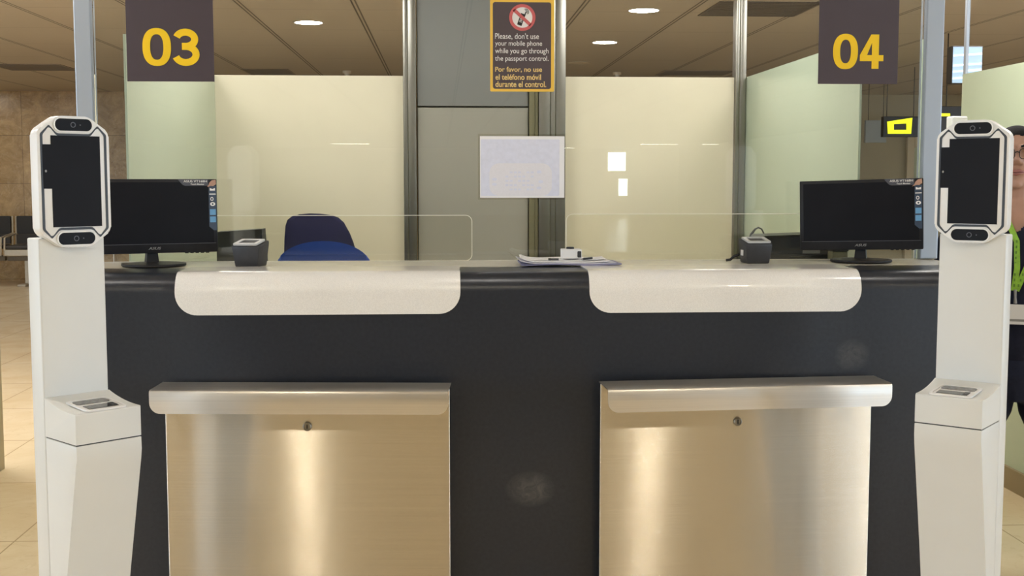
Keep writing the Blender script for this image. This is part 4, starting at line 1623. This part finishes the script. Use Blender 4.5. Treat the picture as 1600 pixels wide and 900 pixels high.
vent(420, 112, .52, .7, 'small dark ceiling vent above the left cream wall')
vent(1085, 114, .80, .6, 'small dark ceiling vent left of the slim corner post', 7)
vent(55, 105, .75, .75, 'ceiling vent in front of the marble wall on the far left')
vent(1185, 14, .72, .72, 'large dark ceiling grille near the slim corner post', 9, 'vent')
p = atZ(964, 113, CZ)
dt = thing('smoke_detector', 'small pale ceiling detector above the right cream wall', 'detector', (p.x, p.y, CZ))
obj('base', lathe(bmesh.new(), [(0, -.03), (.045, -.03), (.05, -.02), (.05, 0), (0, 0)], 24), 'lamp_off', dt, autos=40)
obj('head', lathe(bmesh.new(), [(0, -.06), (.02, -.058), (.03, -.045), (.03, -.0305), (0, -.0305)], 24), 'lamp_ring', dt, autos=40)
p = atZ(542, 111, CZ)
dt2 = copy_tree(dt)
dt2.location = (p.x, p.y, CZ)
dt2['label'] = 'small pale ceiling detector above the left cream wall'
for o_ in (dt, dt2):
    o_['group'] = 'ceiling detectors'

# square fill panels added to brighten the booths and the hall beyond, all above the picture's upper edge or left and right of it
panel0 = None
for (x, y) in FILL_PANELS:
    if panel0 is None:
        panel0 = thing('fill_panel_light', 'added square fill light under the ceiling, out of view', 'ceiling light', (x, y, CZ), 0, 'square fill lights added outside the view')
        obj('frame', ring_prism_z(rrect(-.3, .3, -.3, .3, .004, 2), rrect(-.28, .28, -.28, .28, .002, 2), -.008, 0), 'lamp_ring', panel0)
        obj('fill_diffuser', box(-.279, .279, -.279, .279, -.005, -.0005), 'fill_panel', panel0)
    else:
        c = copy_tree(panel0)
        c.location = (x, y, CZ)

# linear lamps of the hall behind the camera
lamp0 = None
for (x, y) in ((7.3, -33), (9.4, -33), (12.5, -33), (4.4, -38), (-3, -33)):
    if lamp0 is None:
        lamp0 = thing('linear_ceiling_light', 'long ceiling tube light in the hall behind the photographer', 'ceiling light', (x, y, CZ), 0, 'tube lights of the hall behind')
        obj('tray', box(-.65, .65, -.09, .09, -.03, -.0005), 'lamp_ring', lamp0)
        obj('tube_diffuser', box(-.62, .62, -.075, .075, -.036, -.0302), 'lampcool', lamp0)
    else:
        c = copy_tree(lamp0)
        c.location = (x, y, CZ)
for i, (x, z0, z1, w) in enumerate(((6.85, 1.72, 2.45, .7), (7.1, .75, 1.42, .35))):
    struct('window_%d' % (i + 1), box(x - w / 2, x + w / 2, BY + .2, BY + .22, z0, z1), 'daylight')


# ------------------------------------------------------------------ far hall: benches, signs, door
def bench(label, px0, px1, y):
    z0 = 0.0
    a, b = atY(px0, 380, y), atY(px1, 380, y)
    w = b.x - a.x
    t = thing('waiting_seat', label, 'seat', (a.x, y, 0), 0, 'black waiting seats by the marble wall')
    z = lambda py: atY((px0 + px1) / 2, py, y).z
    def slab(pts, d):
        bm = prism(bmesh.new(), pts, 0, d)
        return bm
    zt, zm, zs, zf = z(339), z(368), z(391), z(400)
    obj('backrest', slab(rrect(.03, w - .03, zm, zt, .02), .05), 'bench', t, loc=(0, .42, 0))
    obj('seat', bx(bmesh.new(), .03, w - .03, -.05, .40, zs + .01, zs + .06, .015), 'bench_grey', t)
    obj('lower_back', slab(rrect(.03, w - .03, zs + .062, zm - .002, .01), .04), 'bench_grey', t, loc=(0, .40, 0))
    obj('front_rail', box(.02, w - .02, -.07, -.01, zf, zs + .009, .01), 'bench_metal', t)
    for x in (0.0, w - .022):
        obj('arm_frame', tube(tube(bmesh.new(), [(x + .011, .46, zt), (x + .011, .44, zs + .1), (x + .011, .40, zf)], .014, 8), [(x + .011, .42, zs + .20), (x + .011, .0, zs + .16), (x + .011, -.03, zf)], .013, 8), 'bench_metal', t)
    obj('beam', box(.0, w, .10, .18, zf - .07, zf - .002, .008), 'bench_beam', t)
    obj('leg', bx(bx(bmesh.new(), w * .45, w * .45 + .05, .11, .17, .03, zf - .071), w * .45 - .03, w * .45 + .08, -.12, .36, 0, .03, .008), 'bench_metal', t)
    return t


bench('black waiting seat by the marble wall, partly hidden by the left kiosk', 6, 66, 16.4)
bench('black waiting seat by the marble wall, cut by the left frame edge', -58, 3, 16.4)


def hang(label, name, cat, x0, x1, y0, y1, Y, build, rods=(.12, .88)):
    a, b = atY(x0, y1, Y), atY(x1, y0, Y)
    t = thing(name, label, cat, (a.x, Y, a.z))
    build(t, b.x - a.x, b.z - a.z, a)
    for xx in rods:
        obj('hanger', tube(bmesh.new(), [((b.x - a.x) * xx, .04, b.z - a.z - .002), ((b.x - a.x) * xx, .04, CZ - a.z - .001)], .005, 8), 'hang_dark', t)
    return t


def yellow_sign(t, w, h, a):
    obj('case', box(0, w, 0, .08, 0, h, .004), 'hang_dark', t)
    f = lambda px, py: (atY(px, py, 13.0).x - a.x, atY(px, py, 13.0).z - a.z)
    out = [f(1387, 209), f(1423, 209), f(1425, 184), f(1386, 190)]
    inn = [f(1396, 203), f(1416, 203), f(1416, 193), f(1396, 194)]
    obj('lit_panel', ring_prism(bmesh.new(), out, inn, -.012, -.001), 'lit_yellow', t)


hang('dark hanging sign with lit yellow panel seen right of the booth', 'hanging_sign', 'sign', 1380, 1436, 182, 214, 13.0, yellow_sign)


def yellow_text_sign(t, w, h, a):
    obj('case', box(0, w, 0, .08, 0, h, .004), 'hang_dark', t)
    f = lambda px, py: (atY(px, py, 10.0).x - a.x, atY(px, py, 10.0).z - a.z)
    p, q = f(1463, 181.5), f(1484, 178)
    bm = bmesh.new()
    bx(bm, p[0], q[0], -.006, -.001, p[1], q[1] + .004)
    obj('lit_strip', bm, 'lit_yellow', t)
    p, q = f(1463, 130), f(1486, 118)


hang('dark hanging sign with thin yellow line behind the right kiosk', 'hanging_sign', 'sign', 1450, 1512, 166, 206, 10.0, yellow_text_sign, (.5,))


def blue_reflection(t, w, h, a):  # made-up glowing panel in place of a reflection in the glass wall
    obj('case', box(0, w, 0, .08, 0, h, .004), 'hang_dark', t)
    obj('reflection_face', box(.006, w - .006, -.006, -.001, .006, h - .006), 'reflect_blue', t)
    bm = bmesh.new()
    for k, q in enumerate((.12, .30, .46, .72)):
        prism(bm, [(.008, h * q), (w - .008, h * (q + .05)), (w - .008, h * (q + .10)), (.008, h * (q + .04))], -.009, -.0065)
    obj('reflection_stripe', bm, 'reflect_white', t)


hang('glowing panel added for the bluish striped reflection at the upper right', 'reflection_panel', 'display', 1486, 1536, 72, 131, 7.6, blue_reflection, (.62,))

# pale doorway and blue-grey panel on the far wall at the right
Y = FY - .001
a, b = atY(1410, 400, Y), atY(1462, 213, Y)
dw = thing('far_doorway', 'pale framed doorway in the far wall at the right', 'door', (a.x, FY, 0))
w, h = b.x - a.x, b.z
fw = atY(1424, 300, Y).x - a.x
obj('frame', bx(bx(bx(bmesh.new(), 0, fw, -.08, -.001, 0, h, .008), w - fw, w, -.08, -.001, 0, h, .008), fw + .001, w - fw - .001, -.08, -.001, h - .16, h, .008), 'doorframe', dw)
obj('door_leaf', box(fw + .001, w - fw - .001, -.04, -.001, 0.005, h - .161), 'green', dw)
obj('handle', tube(bmesh.new(), [(fw + .08, -.041, 1.0), (fw + .08, -.09, 1.0), (fw + .2, -.09, 1.0)], .012, 8), 'steel_post', dw)
a, b = atY(1352, 223, 14.0), atY(1386, 188, 14.0)
wb = thing('hanging_board', 'plain blue grey board hanging left of the lit yellow sign', 'panel', (a.x, 14.0, a.z))
obj('board', box(0, b.x - a.x, 0, .05, 0, b.z - a.z, .004), 'bluegrey', wb)
for xx in (.15, .85):
    obj('hanger', tube(bmesh.new(), [((b.x - a.x) * xx, .025, b.z - a.z + .0005), ((b.x - a.x) * xx, .025, CZ - a.z - .001)], .004, 8), 'hang_dark', wb)

# white camera box behind the right kiosk's head
a, b = atY(1482, 208, 5.2), atY(1508, 182, 5.2)
cbx = thing('white_box_on_pole', 'white box on a pole peeping over the head of the right kiosk', 'device', ((a.x + b.x) / 2, 5.2, 0))
hw = (b.x - a.x) / 2
obj('case', box(-hw, hw, -.03, .03, a.z, b.z, .006), 'white', cbx)
obj('pole', lathe(bmesh.new(), [(.02, .021), (.02, a.z - .0005)], 16), 'alu', cbx, autos=40)
obj('foot', lathe(bmesh.new(), [(.13, 0), (.13, .012), (.03, .02), (0, .02)], 28), 'alu', cbx, autos=40)
